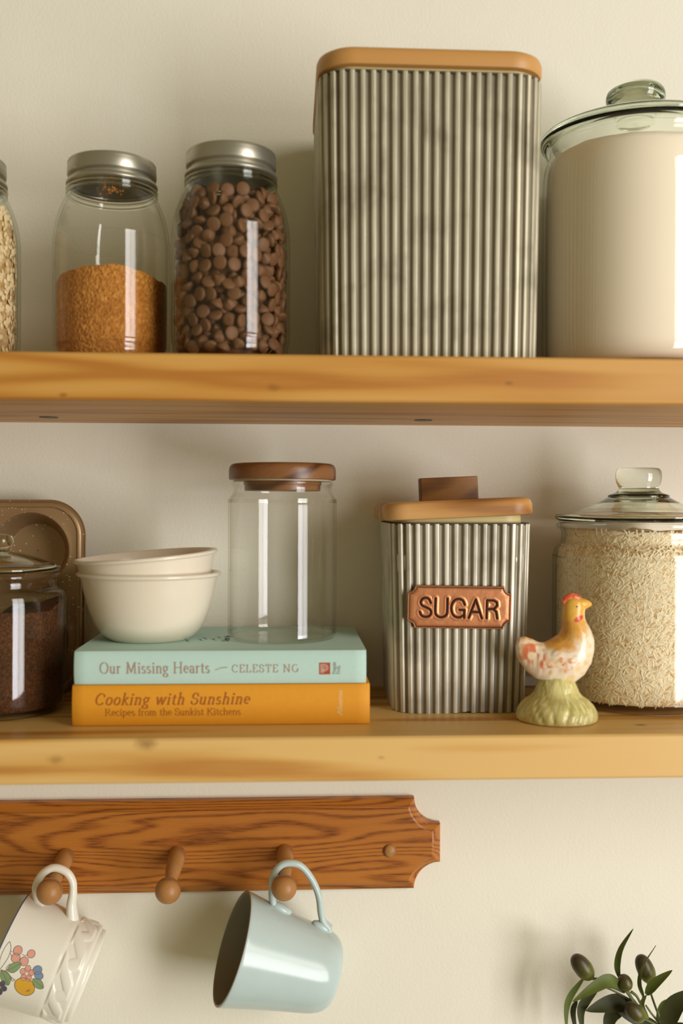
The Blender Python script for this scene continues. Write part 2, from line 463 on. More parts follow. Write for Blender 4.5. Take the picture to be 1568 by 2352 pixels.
M['glass_fine'] = thin_glass('fine_glass', clear=(1.0, 1.0, 0.998), edge=(0.74, 0.73, 0.66), refl=0.5)
M['glass_green'] = thin_glass('thick_glass', clear=(0.998, 0.998, 0.992), edge=(0.50, 0.54, 0.46))
M['knob_glass'] = solid_glass('knob_glass')
M['cream'] = plain('cream_glaze', srgb(229, 218, 197), rough=0.28, coat=0.4, var=0.02, sss=0.1)
M['white_glaze'] = plain('white_glaze', srgb(232, 229, 214), rough=0.2, coat=0.0, spec=0.42, var=0.015, sss=0.08)
M['blue_glaze'] = plain('pale_blue_glaze', srgb(188, 206, 203), rough=0.17, coat=0.0, spec=0.42, var=0.03)
M['brown_rim'] = plain('bare_rim_brown', srgb(150, 128, 104), rough=0.4)
M['mint'] = plain('mint_cloth', srgb(190, 219, 208), rough=0.75, spec=0.2, var=0.02, vscale=200, bumpd=0.0003)
M['orange'] = plain('orange_cloth', srgb(226, 154, 38), rough=0.55, spec=0.3, var=0.03, vscale=200, bumpd=0.00025)
M['paper'] = plain('book_paper', srgb(226, 214, 186), rough=0.8)
M['ink_mint'] = plain('copper_foil', srgb(166, 138, 120), rough=0.5)
M['ink_orange'] = plain('brown_foil', srgb(164, 94, 28), rough=0.45)
M['ink_pale'] = plain('pale_foil', srgb(240, 198, 124), rough=0.4)
M['ink_dark'] = plain('dark_foil', srgb(60, 46, 38), rough=0.5)
M['ink_grey'] = plain('grey_foil', srgb(148, 160, 142), rough=0.5)
M['logo_red'] = plain('logo_rust', srgb(166, 74, 44), rough=0.5)
M['silicone'] = plain('seal_silicone', srgb(206, 188, 130), rough=0.5, sss=0.1)
M['dark_hole'] = plain('screw_dark', srgb(30, 28, 26), rough=0.4, metal=0.5)

def bronze_mat():
    m, nt, out = new_mat('speckled_bronze')
    v = coords(nt)
    vo = node(nt, 'ShaderNodeTexVoronoi', {'Vector': v, 'Scale': 330.0})
    sz = noise(nt, v, 45.0, 2.0)
    thr = math_n(nt, 'MULTIPLY_ADD', sz, 0.75, -0.20)
    sp = math_n(nt, 'LESS_THAN', vo.outputs['Distance'], thr)
    keep = math_n(nt, 'GREATER_THAN', node(nt, 'ShaderNodeSeparateColor', {0: vo.outputs['Color']}).outputs[0], 0.66)
    c = mixc(nt, math_n(nt, 'MULTIPLY', sp, keep), mixc(nt, noise(nt, v, 25.0), srgb(158, 128, 90), srgb(174, 144, 104)), srgb(236, 220, 186))
    bsdf(nt, out, color=c, rough=0.42, metal=0.4)
    return m
M['bronze'] = bronze_mat()

def grain_mat(name, a, b, dark, scale, bd, rough=0.8, spread=(0.3, 0.7), spec=0.2):
    m, nt, out = new_mat(name)
    v = coords(nt)
    n1 = noise(nt, v, scale, 3.0, 0.65)
    n2 = noise(nt, v, scale*0.12, 3.0, 0.6)
    vo = node(nt, 'ShaderNodeTexVoronoi', {'Vector': v, 'Scale': scale*1.2})
    c = ramp(nt, n1, [(spread[0], dark), (0.5, a), (spread[1], b)])
    c = mixc(nt, node(nt, 'ShaderNodeMapRange', {0: n2, 1: 0.35, 2: 0.7, 3: 0.0, 4: 0.55}).outputs[0], c, dark)
    bsdf(nt, out, color=c, rough=rough, spec=spec, normal=bump(nt, math_n(nt, 'ADD', n1, vo.outputs['Distance']), bd, 0.9))
    return m
M['sugar'] = grain_mat('brown_sugar_grains', srgb(192, 126, 50), srgb(220, 160, 82), srgb(156, 92, 30), 330.0, 0.0014)
M['coffee'] = grain_mat('coffee_grounds', srgb(86, 50, 22), srgb(124, 76, 36), srgb(46, 26, 12), 520.0, 0.0012)
M['flour'] = plain('flour_white', srgb(246, 233, 210), rough=0.9, spec=0.1, var=0.015, vscale=20)
M['ricecore'] = grain_mat('rice_bed', srgb(236, 216, 176), srgb(244, 228, 194), srgb(220, 188, 138), 170.0, 0.0012)
M['oatcore'] = grain_mat('oat_bed', srgb(204, 172, 120), srgb(232, 208, 164), srgb(164, 122, 70), 160.0, 0.001)
M['rice'] = plain('rice_grain', srgb(246, 230, 194), rough=0.4, var=0.07, vscale=90, sss=0.2)
M['oats'] = plain('oat_flake', srgb(232, 208, 160), rough=0.8, var=0.10, vscale=120)
M['chip'] = plain('milk_chocolate', srgb(117, 80, 50), rough=0.55, var=0.10, vscale=60, spec=0.3)
M['chip_core'] = plain('milk_chocolate_dark', srgb(80, 46, 28), rough=0.6, var=0.1)
M['leaf'] = plain('olive_leaf', srgb(90, 102, 42), rough=0.5, var=0.16, vscale=70, spec=0.25)
M['leaf_pale'] = plain('olive_leaf_pale', srgb(138, 142, 88), rough=0.5, var=0.1, vscale=70)
M['leaf_dark'] = plain('olive_leaf_dark', srgb(58, 60, 28), rough=0.5, spec=0.25, var=0.16, vscale=70)
M['stem'] = plain('olive_stem', srgb(96, 102, 54), rough=0.55, var=0.12)
def olive_mat():
    m, nt, out = new_mat('olive_skin')
    v = coords(nt)
    sep = node(nt, 'ShaderNodeSeparateXYZ', {0: v}).outputs[2]
    f = math_n(nt, 'ADD', math_n(nt, 'MULTIPLY', sep, 38.0), math_n(nt, 'MULTIPLY', noise(nt, v, 120.0), 0.9))
    c = ramp(nt, f, [(0.0, srgb(58, 48, 30)), (0.40, srgb(72, 66, 28)), (0.8, srgb(108, 112, 30))])
    bsdf(nt, out, color=c, rough=0.4, spec=0.4)
    return m
M['olive'] = olive_mat()

# ================================================================== the setting
US, LS = 1.6184, 1.3188          # tops of the two shelves
DEPTH = 0.2197
mb = MB()
mb.box(-2.2, 2.2, 0.0, 0.12, 0.0, 2.7)
tag(mb.build('wall_back', M['wall'], smooth=None), kind='structure')

# ------------------------------------------------------------------ shelves
def shelf(label, z0, z1, mat):
    mb = MB()
    b = 0.0016
    prof = [(0, z0), (-DEPTH+b, z0), (-DEPTH, z0+b), (-DEPTH, z1-b), (-DEPTH+b, z1), (0, z1)]
    rings = [[(x, y, z) for y, z in prof] for x in np.linspace(-1.1, 1.1, 12)]
    mb.loft(rings, True, True, True)
    return tag(mb.build('floating_shelf', mat, smooth=None), label, 'shelf')
up = shelf('upper thick honey pine shelf carrying the tall corrugated canister', 1.5817, US, M['pine_up'])
low = shelf('lower thick pale pine shelf carrying the books and hen figurine', 1.2837, LS, M['pine_low'])
for sx in (-0.223, 0.1268):
    mb = MB()
    mb.lathe([(0, 0), (0.0085, 0), (0.0085, -0.0004), (0.0070, -0.0006), (0.004, -0.0003), (0, -0.0003)], 24)
    s = mb.build('screw_plug', M['dark_hole'], up, loc=(sx, -0.0606, 1.5816))
    s['label'] = 'dark screw plug under the shelf'

# ================================================================== upper shelf: preserving jars
MASON = [(0.0, 0.0), (0.036, 0.0), (0.0415, 0.0008), (0.0455, 0.004), (0.0475, 0.009), (0.0482, 0.016), (0.0495, 0.026), (0.0495, 0.100), (0.0492, 0.108), (0.0482, 0.117),
         (0.0462, 0.126), (0.0432, 0.135), (0.0400, 0.1425), (0.0372, 0.148), (0.0362, 0.1515), (0.0366, 0.153), (0.0378, 0.1543), (0.0366, 0.1556), (0.0350, 0.157), (0.0346, 0.172)]
def spline_prof(pr, n=4):
    out = []
    for p in smoothpath([(r, 0, z) for r, z in pr], n):
        out.append((max(p.x, 0.0), p.z))
    return out
def inner(prof, t, zmin):
    pr = [(max(r-t, 0.0), max(z, zmin)) for r, z in prof if r > t]
    return pr[::-1]
def r_at(prof, z):
    zs = [p[1] for p in prof]
    rs = [p[0] for p in prof]
    best = np.interp(z, zs[1:], rs[1:])
    return float(best)
def mason_jar(label, loc):
    t = thing('mason_jar', label, 'jar', loc, group='lidded preserving jars')
    pr = spline_prof(MASON)
    mb = MB()
    mb.lathe(pr+inner(pr, 0.0024, 0.004)+[(0, 0.004)], 96)
    mb.build('jar_glass', M['glass'], t, 60)
    mb = MB()
    for r, z, q in ((0.0374, 0.1512, 0.0016), (0.0378, 0.1478, 0.0010)):
        mb.lathe([(r+q*math.cos(2*PI*i/12), z+q*math.sin(2*PI*i/12)) for i in range(12)], 96, loop=True)
    mb.build('neck_bead', M['knob_glass'], t, 60)
    mb = MB()
    seg = 180
    prof = [(0.0338, 0.1548), (0.0354, 0.1540), (0.0374, 0.1543), (0.0386, 0.1553), (0.0387, 0.1568), (0.0378, 0.1584), (0.0352, 0.1594), (0.0350, 0.1614), (0.0374, 0.1632), (0.0378, 0.1650),
            (0.0375, 0.1710), (0.0371, 0.1724), (0.0371, 0.1742), (0.0366, 0.1752), (0.0350, 0.1754)]
    rings = []
    for k, (r, z) in enumerate(prof):
        rings.append([((r+(0.0003 if (k in (11, 12, 13) and i % 2) else 0))*math.cos(2*PI*i/seg), (r+(0.0003 if (k in (11, 12, 13) and i % 2) else 0))*math.sin(2*PI*i/seg), z) for i in range(seg)])
    mb.loft(rings)
    mb.lathe([(0.0350, 0.1754), (0.0335, 0.1568)], 60)
    band = mb.build('screw_band', M['tin_lid'], t, 40)
    mb = MB()
    mb.lathe([(0.0, 0.1735), (0.0349, 0.1735), (0.0349, 0.1750), (0.0320, 0.1748), (0.0312, 0.1744), (0.0, 0.1744)], 60)
    mb.build('lid_disc', M['tin_lid'], t, 40)
    return t
JAR_OATS, JAR_SUGAR, JAR_CHIPS = (-0.2815, -0.129, US), (-0.1530, -0.129, US), (-0.0492, -0.158, US)
mason_jar('glass preserving jar full of oats, cut off by the left edge', JAR_OATS)
mason_jar('glass preserving jar half full of brown sugar', JAR_SUGAR)
mason_jar('tall glass preserving jar full of chocolate chips', JAR_CHIPS)

def fill_mesh(prof, gap, zb, top, seg=96, rows=40, rough=0.0006, rnd=None, noise_top=0.0015):
    """granular filling that follows the inside of a jar; top(theta, r_frac) gives its height"""
    rnd = rnd or random.Random(3)
    rings = []
    def inr(z):
        return r_at(prof, z)-gap
    tz = [top(2*PI*i/seg, 1.0) for i in range(seg)]
    ph = [rnd.uniform(0, 6.28) for _ in range(8)]
    tz = [z+noise_top*(math.sin(5*2*PI*i/seg+ph[0])+0.7*math.sin(11*2*PI*i/seg+ph[1])+0.5*math.sin(23*2*PI*i/seg+ph[2])) for i, z in enumerate(tz)]
    rings.append([(0.001*math.cos(2*PI*i/seg), 0.001*math.sin(2*PI*i/seg), zb) for i in range(seg)])
    for k in range(rows+1):
        ring = []
        for i in range(seg):
            z = zb+(tz[i]-zb)*k/rows
            r = inr(z)-rnd.random()*rough
            ring.append((r*math.cos(2*PI*i/seg), r*math.sin(2*PI*i/seg), z))
        rings.append(ring)
    for q in (0.92, 0.8, 0.6, 0.4, 0.2, 0.02):
        ring = []
        for i in range(seg):
            th = 2*PI*i/seg
            z = tz[i]*q+top(th, 0)*(1-q)+(top(th, q)-top(th, 1.0)*q-top(th, 0)*(1-q))
            r = (inr(tz[i]))*q
            ring.append((r*math.cos(th), r*math.sin(th), z+rnd.uniform(-1, 1)*rough))
        rings.append(ring)
    mb = MB()
    mb.loft(rings, True, True, True)
    return mb
MP = spline_prof(MASON)
# brown sugar, mounded against the glass
def sugar_top(th, q):
    f = max(0.0, math.sin(-th))
    side = 0.0665 if math.cos(th) < 0 else 0.0700
    return side+(0.0785-side)*f**1.3*q+0.004*(1-q)
mb = fill_mesh(MP, 0.0029, 0.0042, sugar_top, 160, 50, 0.0004, noise_top=0.0007)
tag(mb.build('brown_sugar', M['sugar'], loc=JAR_SUGAR, smooth=80), 'coarse brown sugar mounded inside the half full jar', 'sugar', kind='stuff')
# a few crumbs of sugar stuck inside the neck of that jar
mb = MB()
rn = random.Random(5)
for k in range(46):
    a = -PI/2+rn.gauss(0.08, 0.13)
    z = 0.1435+rn.gauss(0, 0.0045)
    r = r_at(MP, z)-0.0032
    s = rn.uniform(0.0004, 0.0010)
    mb.sphere((r*math.cos(a), r*math.sin(a), z), s, s, s*0.9, 6, 4)
tag(mb.build('sugar_crumbs', M['sugar'], loc=JAR_SUGAR, smooth=80), 'loose brown sugar crumbs clinging inside the jar neck', 'sugar', kind='stuff')
# oats
rn = random.Random(11)
mb = fill_mesh(MP, 0.0056, 0.0042, lambda th, q: 0.134, 96, 40, 0.001, rn)
mb_f = mb
nb = len(mb.f)
for k in range(900):
    th = rn.uniform(-PI*0.75, PI*0.45)
    z = rn.uniform(0.006, 0.136)
    r = r_at(MP, z)-0.0024-0.0016-rn.random()*0.0022
    c = Vector((r*math.cos(th), r*math.sin(th), z))
    nrm = Vector((math.cos(th), math.sin(th), 0))
    rot = nrm.to_track_quat('Z', 'Y').to_matrix() @ Matrix.Rotation(rn.uniform(0, 6.28), 3, 'Z') @ Matrix.Rotation(rn.uniform(-0.35, 0.35), 3, 'X')
    mb.sphere(c, rn.uniform(0.0022, 0.0036), rn.uniform(0.0018, 0.0027), 0.0006, 8, 4, 1, rot)
tag(mb.build('rolled_oats', [M['oatcore'], M['oats']], loc=JAR_OATS, smooth=50), 'pale rolled oats filling the jar at the left edge', 'oats', kind='stuff')

# chocolate chips, one object each
def chip_mesh():
    mb = MB()
    mb.lathe([(0, 0), (0.0046, 0.0001), (0.0055, 0.0006), (0.0058, 0.0017), (0.0053, 0.0030), (0.0039, 0.0044), (0.0023, 0.0056), (0.0011, 0.0066), (0.0004, 0.0073), (0, 0.0075)], 18)
    return mb
rn = random.Random(21)
chip0 = None
CHIP_N = 0
placed = []
bulk = MB()
def place_chips(rfun, spacing, a0, a1, target, tries, single):
    global chip0, CHIP_N
    n = 0
    for _ in range(tries):
        if n >= target:
            break
        th = rn.uniform(a0, a1)
        z = rn.uniform(0.0095, 0.1375)
        r = rfun(z)
        p = Vector((r*math.cos(th), r*math.sin(th), z))
        if any((p-q).length < spacing for q in placed):
            continue
        placed.append(p)
        n += 1
        nrm = Vector((math.cos(th), math.sin(th), 0))
        flip = rn.random()
        if flip < 0.50:                      # flat base towards the glass
            d = -nrm+Vector((rn.gauss(0, .35), rn.gauss(0, .35), rn.gauss(0, .35)))
        elif flip < 0.70:                    # tip towards the glass
            d = nrm+Vector((rn.gauss(0, .5), rn.gauss(0, .5), rn.gauss(0, .5)))
        else:
            d = Vector((rn.gauss(0, 1), rn.gauss(0, 1), rn.gauss(0, 1)))-nrm*nrm.dot(Vector((rn.gauss(0, 1), 0, 0)))
        d.normalize()
        rot = d.to_track_quat('Z', 'Y')
        loc = p-rot @ Vector((0, 0, 0.0030))
        if single:
            if chip0 is None:
                chip0 = chip_mesh().build('chocolate_chip', M['chip'], smooth=60)
                o = chip0
            else:
                o = chip0.copy()
                COL.objects.link(o)
            o.location = Vector(JAR_CHIPS)+loc
            o.rotation_euler = rot.to_euler()
            tag(o, 'small milk chocolate chip packed inside the tall jar', 'chocolate chip', 'chocolate chips in the jar')
            CHIP_N += 1
        else:
            m_ = chip_mesh()
            bulk.add([rot @ Vector(v)+loc for v in m_.v], m_.f)
    return n
FRONT = -PI/2+0.06
place_chips(lambda z: r_at(MP, z)-0.0024-0.0052, 0.0083, FRONT-1.75, FRONT+1.75, 205, 9000, True)
place_chips(lambda z: max(r_at(MP, z)-0.0024-0.0118, 0.004), 0.0080, FRONT-1.6, FRONT+1.6, 300-CHIP_N, 5000, True)
place_chips(lambda z: r_at(MP, z)-0.0024-0.0056, 0.0086, FRONT+1.75, FRONT+2*PI-1.75, 190, 5000, False)
bulk.lathe([(0, 0.0045)]+[(max(r_at(MP, z)-0.0024-0.0135, 0.002), z) for z in np.linspace(0.005, 0.134, 20)]+[(0, 0.136)], 40)
tag(bulk.build('chocolate_chips', M['chip'], loc=JAR_CHIPS, smooth=60), 'heap of chocolate chips in the middle and back of the tall jar', 'chocolate chips', 'chocolate chips in the jar', 'stuff')

# ================================================================== corrugated canisters
def rr_path(w, d, r, n_samples, start=0.0):
    """evenly spaced points and outward normals along a rounded rectangle, from the front middle"""
    segs = []
    W2, D2 = w/2-r, d/2-r
    L = [W2, PI*r/2, 2*D2, PI*r/2, 2*W2, PI*r/2, 2*D2, PI*r/2, W2]
    tot = sum(L)
    out = []
    for i in range(n_samples):
        s = tot*i/n_samples
        k = 0
        while s > L[k] and k < 8:
            s -= L[k]
            k += 1
        if k == 0:
            p, nr = (s, -d/2), (0, -1)
        elif k == 1:
            a = -PI/2+s/r
            p, nr = (W2+r*math.cos(a), -D2+r*math.sin(a)), (math.cos(a), math.sin(a))
        elif k == 2:
            p, nr = (w/2, -D2+s), (1, 0)
        elif k == 3:
            a = s/r
            p, nr = (W2+r*math.cos(a), D2+r*math.sin(a)), (math.cos(a), math.sin(a))
        elif k == 4:
            p, nr = (W2-s, d/2), (0, 1)
        elif k == 5:
            a = PI/2+s/r
            p, nr = (-W2+r*math.cos(a), D2+r*math.sin(a)), (math.cos(a), math.sin(a))
        elif k == 6:
            p, nr = (-w/2, D2-s), (-1, 0)
        elif k == 7:
            a = PI+s/r
            p, nr = (-W2+r*math.cos(a), -D2+r*math.sin(a)), (math.cos(a), math.sin(a))
        else:
            p, nr = (-W2+s, -d/2), (0, -1)
        out.append((p, nr))
    return out, tot
def corrugated(w0, w1, h, r, pitch, amp, mat, parent, per=18, sharp=2.6):
    _, tot = rr_path(w1, w1, r, 8)
    n = round(tot/pitch)
    N = n*per
    rings = []
    rn = random.Random(2)
    jag = [rn.uniform(0, 0.0006) if rn.random() < 0.5 else rn.uniform(0, 0.0016)*(rn.random() < 0.35) for _ in range(n)]
    def ring(w, z, off, wave=True, jagged=False):
        pts, _ = rr_path(w, w, r, N)
        out = []
        for i, ((x, y), (nx, ny)) in enumerate(pts):
            g = math.tanh(sharp*(math.sin(2*PI*(i/per))+0.12))/math.tanh(sharp)*amp if wave else 0.0
            o = off+g
            out.append((x+nx*o, y+ny*o, z+(jag[i//per] if jagged else 0)))
        return out
    zs = [0.0, 0.004]+list(np.linspace(0.02, h, 7))
    for k, z in enumerate(zs):
        rings.append(ring(w0+(w1-w0)*z/h, z, -amp, True, k == 0))
    rings.append(ring(w1, h, -2*amp-0.0008, False))
    rings.append(ring(w1, h-0.03, -2*amp-0.0008, False))
    rings.append(ring(w0, 0.004, -2*amp-0.0008, False))
    mb = MB()
    mb.loft(rings, True, True, True)
    body = mb.build('body', mat, parent, 50)
    ca = body.data.color_attributes.new('groove_tone', 'FLOAT_COLOR', 'POINT')
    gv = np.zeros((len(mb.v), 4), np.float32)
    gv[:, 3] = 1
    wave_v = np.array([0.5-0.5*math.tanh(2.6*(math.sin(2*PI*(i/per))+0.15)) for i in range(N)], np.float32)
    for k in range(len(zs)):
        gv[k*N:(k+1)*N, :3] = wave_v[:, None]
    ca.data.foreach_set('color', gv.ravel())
    # rolled wire rim
    mb = MB()
    pts, _ = rr_path(w1-3.2*amp, w1-3.2*amp, r-amp, 120)
    mb.loft([[(p[0][0]+p[1][0]*0.0011*math.cos(2*PI*i/8), p[0][1]+p[1][1]*0.0011*math.cos(2*PI*i/8), h+0.0011*math.sin(2*PI*i/8)) for i in range(8)] for p in pts+[pts[0]]])
    mb.build('rim', M['rim_dark'], parent, 60)
    return body
M['rim_dark'] = plain('rim_dark_zinc', srgb(88, 80, 64), rough=0.5, metal=0.7)

TC = thing('canister', 'tall corrugated grey metal canister with flat wooden lid, on upper shelf', 'canister', (0.1150, -0.1135, US), group='corrugated metal canisters')
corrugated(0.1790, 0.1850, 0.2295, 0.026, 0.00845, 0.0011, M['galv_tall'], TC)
mb = MB()
slab(mb, 0.187, 0.187, 0.031, [(0.005, 0.2335), (0.0012, 0.2345), (0, 0.237), (0, 0.2440), (0.0012, 0.2470), (0.004, 0.2487), (0.008, 0.2492)], 12)
lid = mb.build('lid', M['acacia_tall'], TC, 40)
lid['label'] = 'flat wooden lid with rounded corners'
mb = MB()
slab(mb, 0.175, 0.175, 0.024, [(0.002, 0.222), (0, 0.223), (0, 0.2345)], 10)
mb.build('lid_seal', M['silicone'], lid, 40)

SCN = thing('canister', 'small corrugated metal canister with a copper plaque and crooked wooden lid', 'canister', (0.1520, -0.0755, LS), group='corrugated metal canisters')
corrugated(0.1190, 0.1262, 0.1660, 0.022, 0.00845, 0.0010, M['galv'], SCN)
LT = R(-2.6)
mb = MB()
slab(mb, 0.1335, 0.1335, 0.021, [(0.004, 0.0), (0.001, 0.0006), (0, 0.002), (0, 0.0095), (0.0008, 0.0125), (0.003, 0.0146), (0.006, 0.0156), (0.0085, 0.0160)], 12)
lid = mb.build('lid', M['acacia'], SCN, 40, loc=(-0.0020, 0.0, 0.1714), rot=(0, LT, R(-0.8)))
lid['label'] = 'wooden lid sitting crooked on its seal'
mb = MB()
slab(mb, 0.1150, 0.1150, 0.018, [(0.003, -0.0105), (0.0005, -0.0095), (0, -0.008), (0, 0.0005)], 10)
mb.build('lid_seal', M['silicone'], lid, 40)
mb = MB()
slab(mb, 0.0535, 0.020, 0.0012, [(0.0006, 0.0158), (0, 0.0164), (0, 0.0366), (0.0006, 0.0372)], 3)
mb.build('handle', M['handle_wood'], lid, 30, loc=(0.0, 0.004, 0))

# copper plaque with sunken lettering: a relief mesh
def copper_mat():
    m, nt, out = new_mat('aged_copper')
    at = node(nt, 'ShaderNodeVertexColor', layer_name='patina').outputs[0]
    k = node(nt, 'ShaderNodeSeparateColor', {0: at}).outputs[0]
    v = coords(nt)
    c = mixc(nt, noise(nt, v, 60.0), srgb(196, 126, 82), srgb(212, 144, 98))
    c = mixc(nt, k, c, srgb(34, 18, 10))
    bsdf(nt, out, color=c, rough=math_n(nt, 'MULTIPLY_ADD', k, 0.3, 0.36), metal=0.55, normal=bump(nt, noise(nt, v, 90.0, 2.0), 0.0012, 0.35))
    return m
M['copper'] = copper_mat()
def plaque(parent, loc, rot):
    a, b, rc = 0.0456, 0.0187, 0.0064
    st = 0.00025
    xs = np.arange(-a-st, a+2*st, st)
    ys = np.arange(-b-st, b+2*st, st)
    X, Y = np.meshgrid(xs, ys)
    u = 0.3900e-3/4.02
    def cv(p):
        return ((p[0]-826)*u, (1222-p[1])*u)
    S_ = [[(562, 1185), (545, 1152), (515, 1140), (485, 1152), (472, 1182), (485, 1210), (520, 1226), (556, 1245), (568, 1275), (552, 1303), (518, 1312), (482, 1301), (465, 1268)],
          [(605, 1145), (605, 1262), (618, 1298), (657, 1314), (698, 1298), (712, 1262), (712, 1145)],
          [(868, 1195), (850, 1160), (812, 1146), (775, 1160), (752, 1200), (750, 1245), (764, 1287), (790, 1308), (825, 1312), (866, 1290)], [(866, 1314), (866, 1245), (822, 1245)],
          [(908, 1316), (967, 1150), (1026, 1316)], [(930, 1262), (1004, 1262)],
          [(1070, 1316), (1070, 1155), (1130, 1155), (1158, 1172), (1162, 1200), (1138, 1230), (1070, 1236)], [(1130, 1236), (1156, 1258), (1166, 1316)]]
    curved = [True, True, True, False, False, False, False, False]
    D = np.full(X.shape, 1.0)
    for poly, cu in zip(S_, curved):
        pts = [cv(p) for p in poly]
        if cu:
            pts = [(p.x, p.y) for p in smoothpath([(p[0], p[1], 0) for p in pts], 5)]
        for (x0, y0), (x1, y1) in zip(pts[:-1], pts[1:]):
            dx, dy = x1-x0, y1-y0
            t = np.clip(((X-x0)*dx+(Y-y0)*dy)/(dx*dx+dy*dy), 0, 1)
            D = np.minimum(D, np.hypot(X-x0-t*dx, Y-y0-t*dy))
    E_ = np.minimum(np.minimum(a-abs(X), b-abs(Y)), np.hypot(a-abs(X), b-abs(Y))-rc)
    ss = lambda e0, e1, x: (lambda t: t*t*(3-2*t))(np.clip((x-e0)/(e1-e0), 0, 1))
    H = 0.0009*ss(-0.0002, 0.0006, E_)-0.0006*ss(0.0009, 0.0014, E_)*(1-ss(0.0017, 0.0034, E_))+0.0003*ss(0.0017, 0.006, E_)
    H = H-0.0009*(1-ss(0.0004, 0.0014, D))+0.00035*ss(0.0009, 0.0016, D)*(1-ss(0.0016, 0.0036, D))
    pat = np.maximum(1-ss(0.00055, 0.0011, D), ss(0.0008, 0.0012, E_)*(1-ss(0.0017, 0.0023, E_))*0.95)
    pat = np.maximum(pat, (1-ss(-0.0001, 0.0004, E_))*0.6)
    ny, nx = X.shape
    idx = -np.ones(X.shape, int)
    keep = E_ > -0.00012
    idx[keep] = np.arange(keep.sum())
    verts = [(float(x), float(-h), float(y)) for x, y, h in zip(X[keep], Y[keep], H[keep])]
    faces = []
    for j in range(ny-1):
        for i in range(nx-1):
            q = (idx[j, i], idx[j, i+1], idx[j+1, i+1], idx[j+1, i])
            if min(q) >= 0:
                faces.append(tuple(int(k) for k in q))
    mbp = MB()
    mbp.add(verts, faces)
    # the back plate it is pressed from
    pts = []
    for sx, sy, a0 in ((1, -1, 180), (1, 1, 270), (-1, 1, 0), (-1, -1, 90)):
        for i in range(9):
            an = R(a0-90*i/8) if True else 0
            pts.append((sx*a+rc*math.cos(an), sy*b+rc*math.sin(an)))
    mbp.loft([[(x, 0.0016, z) for x, z in pts], [(x, -0.0002, z) for x, z in pts]], True, True, False)
    o = mbp.build('name_plaque', M['copper'], parent, 60, loc=loc, rot=rot)
    ca = o.data.color_attributes.new('patina', 'FLOAT_COLOR', 'POINT')
    n = len(o.data.vertices)
    arr = np.ones((n, 4), np.float32)
    pv = pat[keep]
    arr[:, :3] = 0.3
    arr[:len(pv), :3] = pv[:, None]
    ca.data.foreach_set('color', arr.ravel())
    o['label'] = 'copper plaque with sunken capital letters'
    return o
plaque(SCN, (-0.0035, -0.0632, 0.0935), (R(2.0), R(1.0), 0))

# ================================================================== lidded glass jars
def glass_from_profile(name, outer, t, floor, mat, parent, seg=120):
    pr = spline_prof(outer, 4)
    mb = MB()
    mb.lathe(pr+inner(pr, t, floor)+[(0, floor)], seg)
    return mb.build(name, mat, parent, 60)

# big flour jar at the right of the upper shelf
FJ = (0.3163, -0.0985, US)
t = thing('cookie_jar', 'big glass jar of white flour beside the tall canister', 'jar', FJ, group='glass jars with glass lids')
FPROF = [(0.0, 0.0), (0.060, 0.0), (0.070, 0.0012), (0.0775, 0.006), (0.0815, 0.014), (0.0832, 0.026), (0.0836, 0.06), (0.0836, 0.150), (0.0834, 0.170), (0.0826, 0.186), (0.0806, 0.196), (0.0788, 0.200),
         (0.0784, 0.2035), (0.0800, 0.2060), (0.0806, 0.2090), (0.0795, 0.2120), (0.0780, 0.2130)]
glass_from_profile('jar_glass', FPROF, 0.0034, 0.008, M['glass_green'], t)
LPROF = [(0.0, 0.2360), (0.020, 0.2355), (0.040, 0.2325), (0.058, 0.2280), (0.070, 0.2245), (0.0785, 0.2225), (0.0840, 0.2215), (0.0858, 0.2195), (0.0856, 0.2165), (0.0842, 0.2145), (0.0800, 0.2138), (0.0745, 0.2138),
         (0.0735, 0.2165), (0.068, 0.2195), (0.056, 0.2235), (0.040, 0.2275), (0.020, 0.2305), (0.0, 0.2310)]
mb = MB()
mb.lathe(LPROF[::-1], 120)
lid = mb.build('lid', M['knob_glass'], t, 60)
mb = MB()
KP = [(0.0, 0.2362), (0.017, 0.2362), (0.0165, 0.2405), (0.0185, 0.2445), (0.0235, 0.2485), (0.0262, 0.2535), (0.0264, 0.2585), (0.0245, 0.2632), (0.0205, 0.2658), (0.012, 0.2668), (0.0, 0.2670)]
mb.lathe(spline_prof(KP, 3), 64)
mb.build('lid_knob', M['knob_glass'], lid, 60)
mb = fill_mesh([(0, 0)]+spline_prof(FPROF, 4)[1:], 0.0042, 0.0085, lambda th, q: 0.1985+0.001*math.sin(th*2), 96, 40, 0.0, noise_top=0.0004)
tag(mb.build('flour', M['flour'], loc=FJ, smooth=80), 'white flour filling the big jar on the upper shelf', 'flour', kind='stuff')

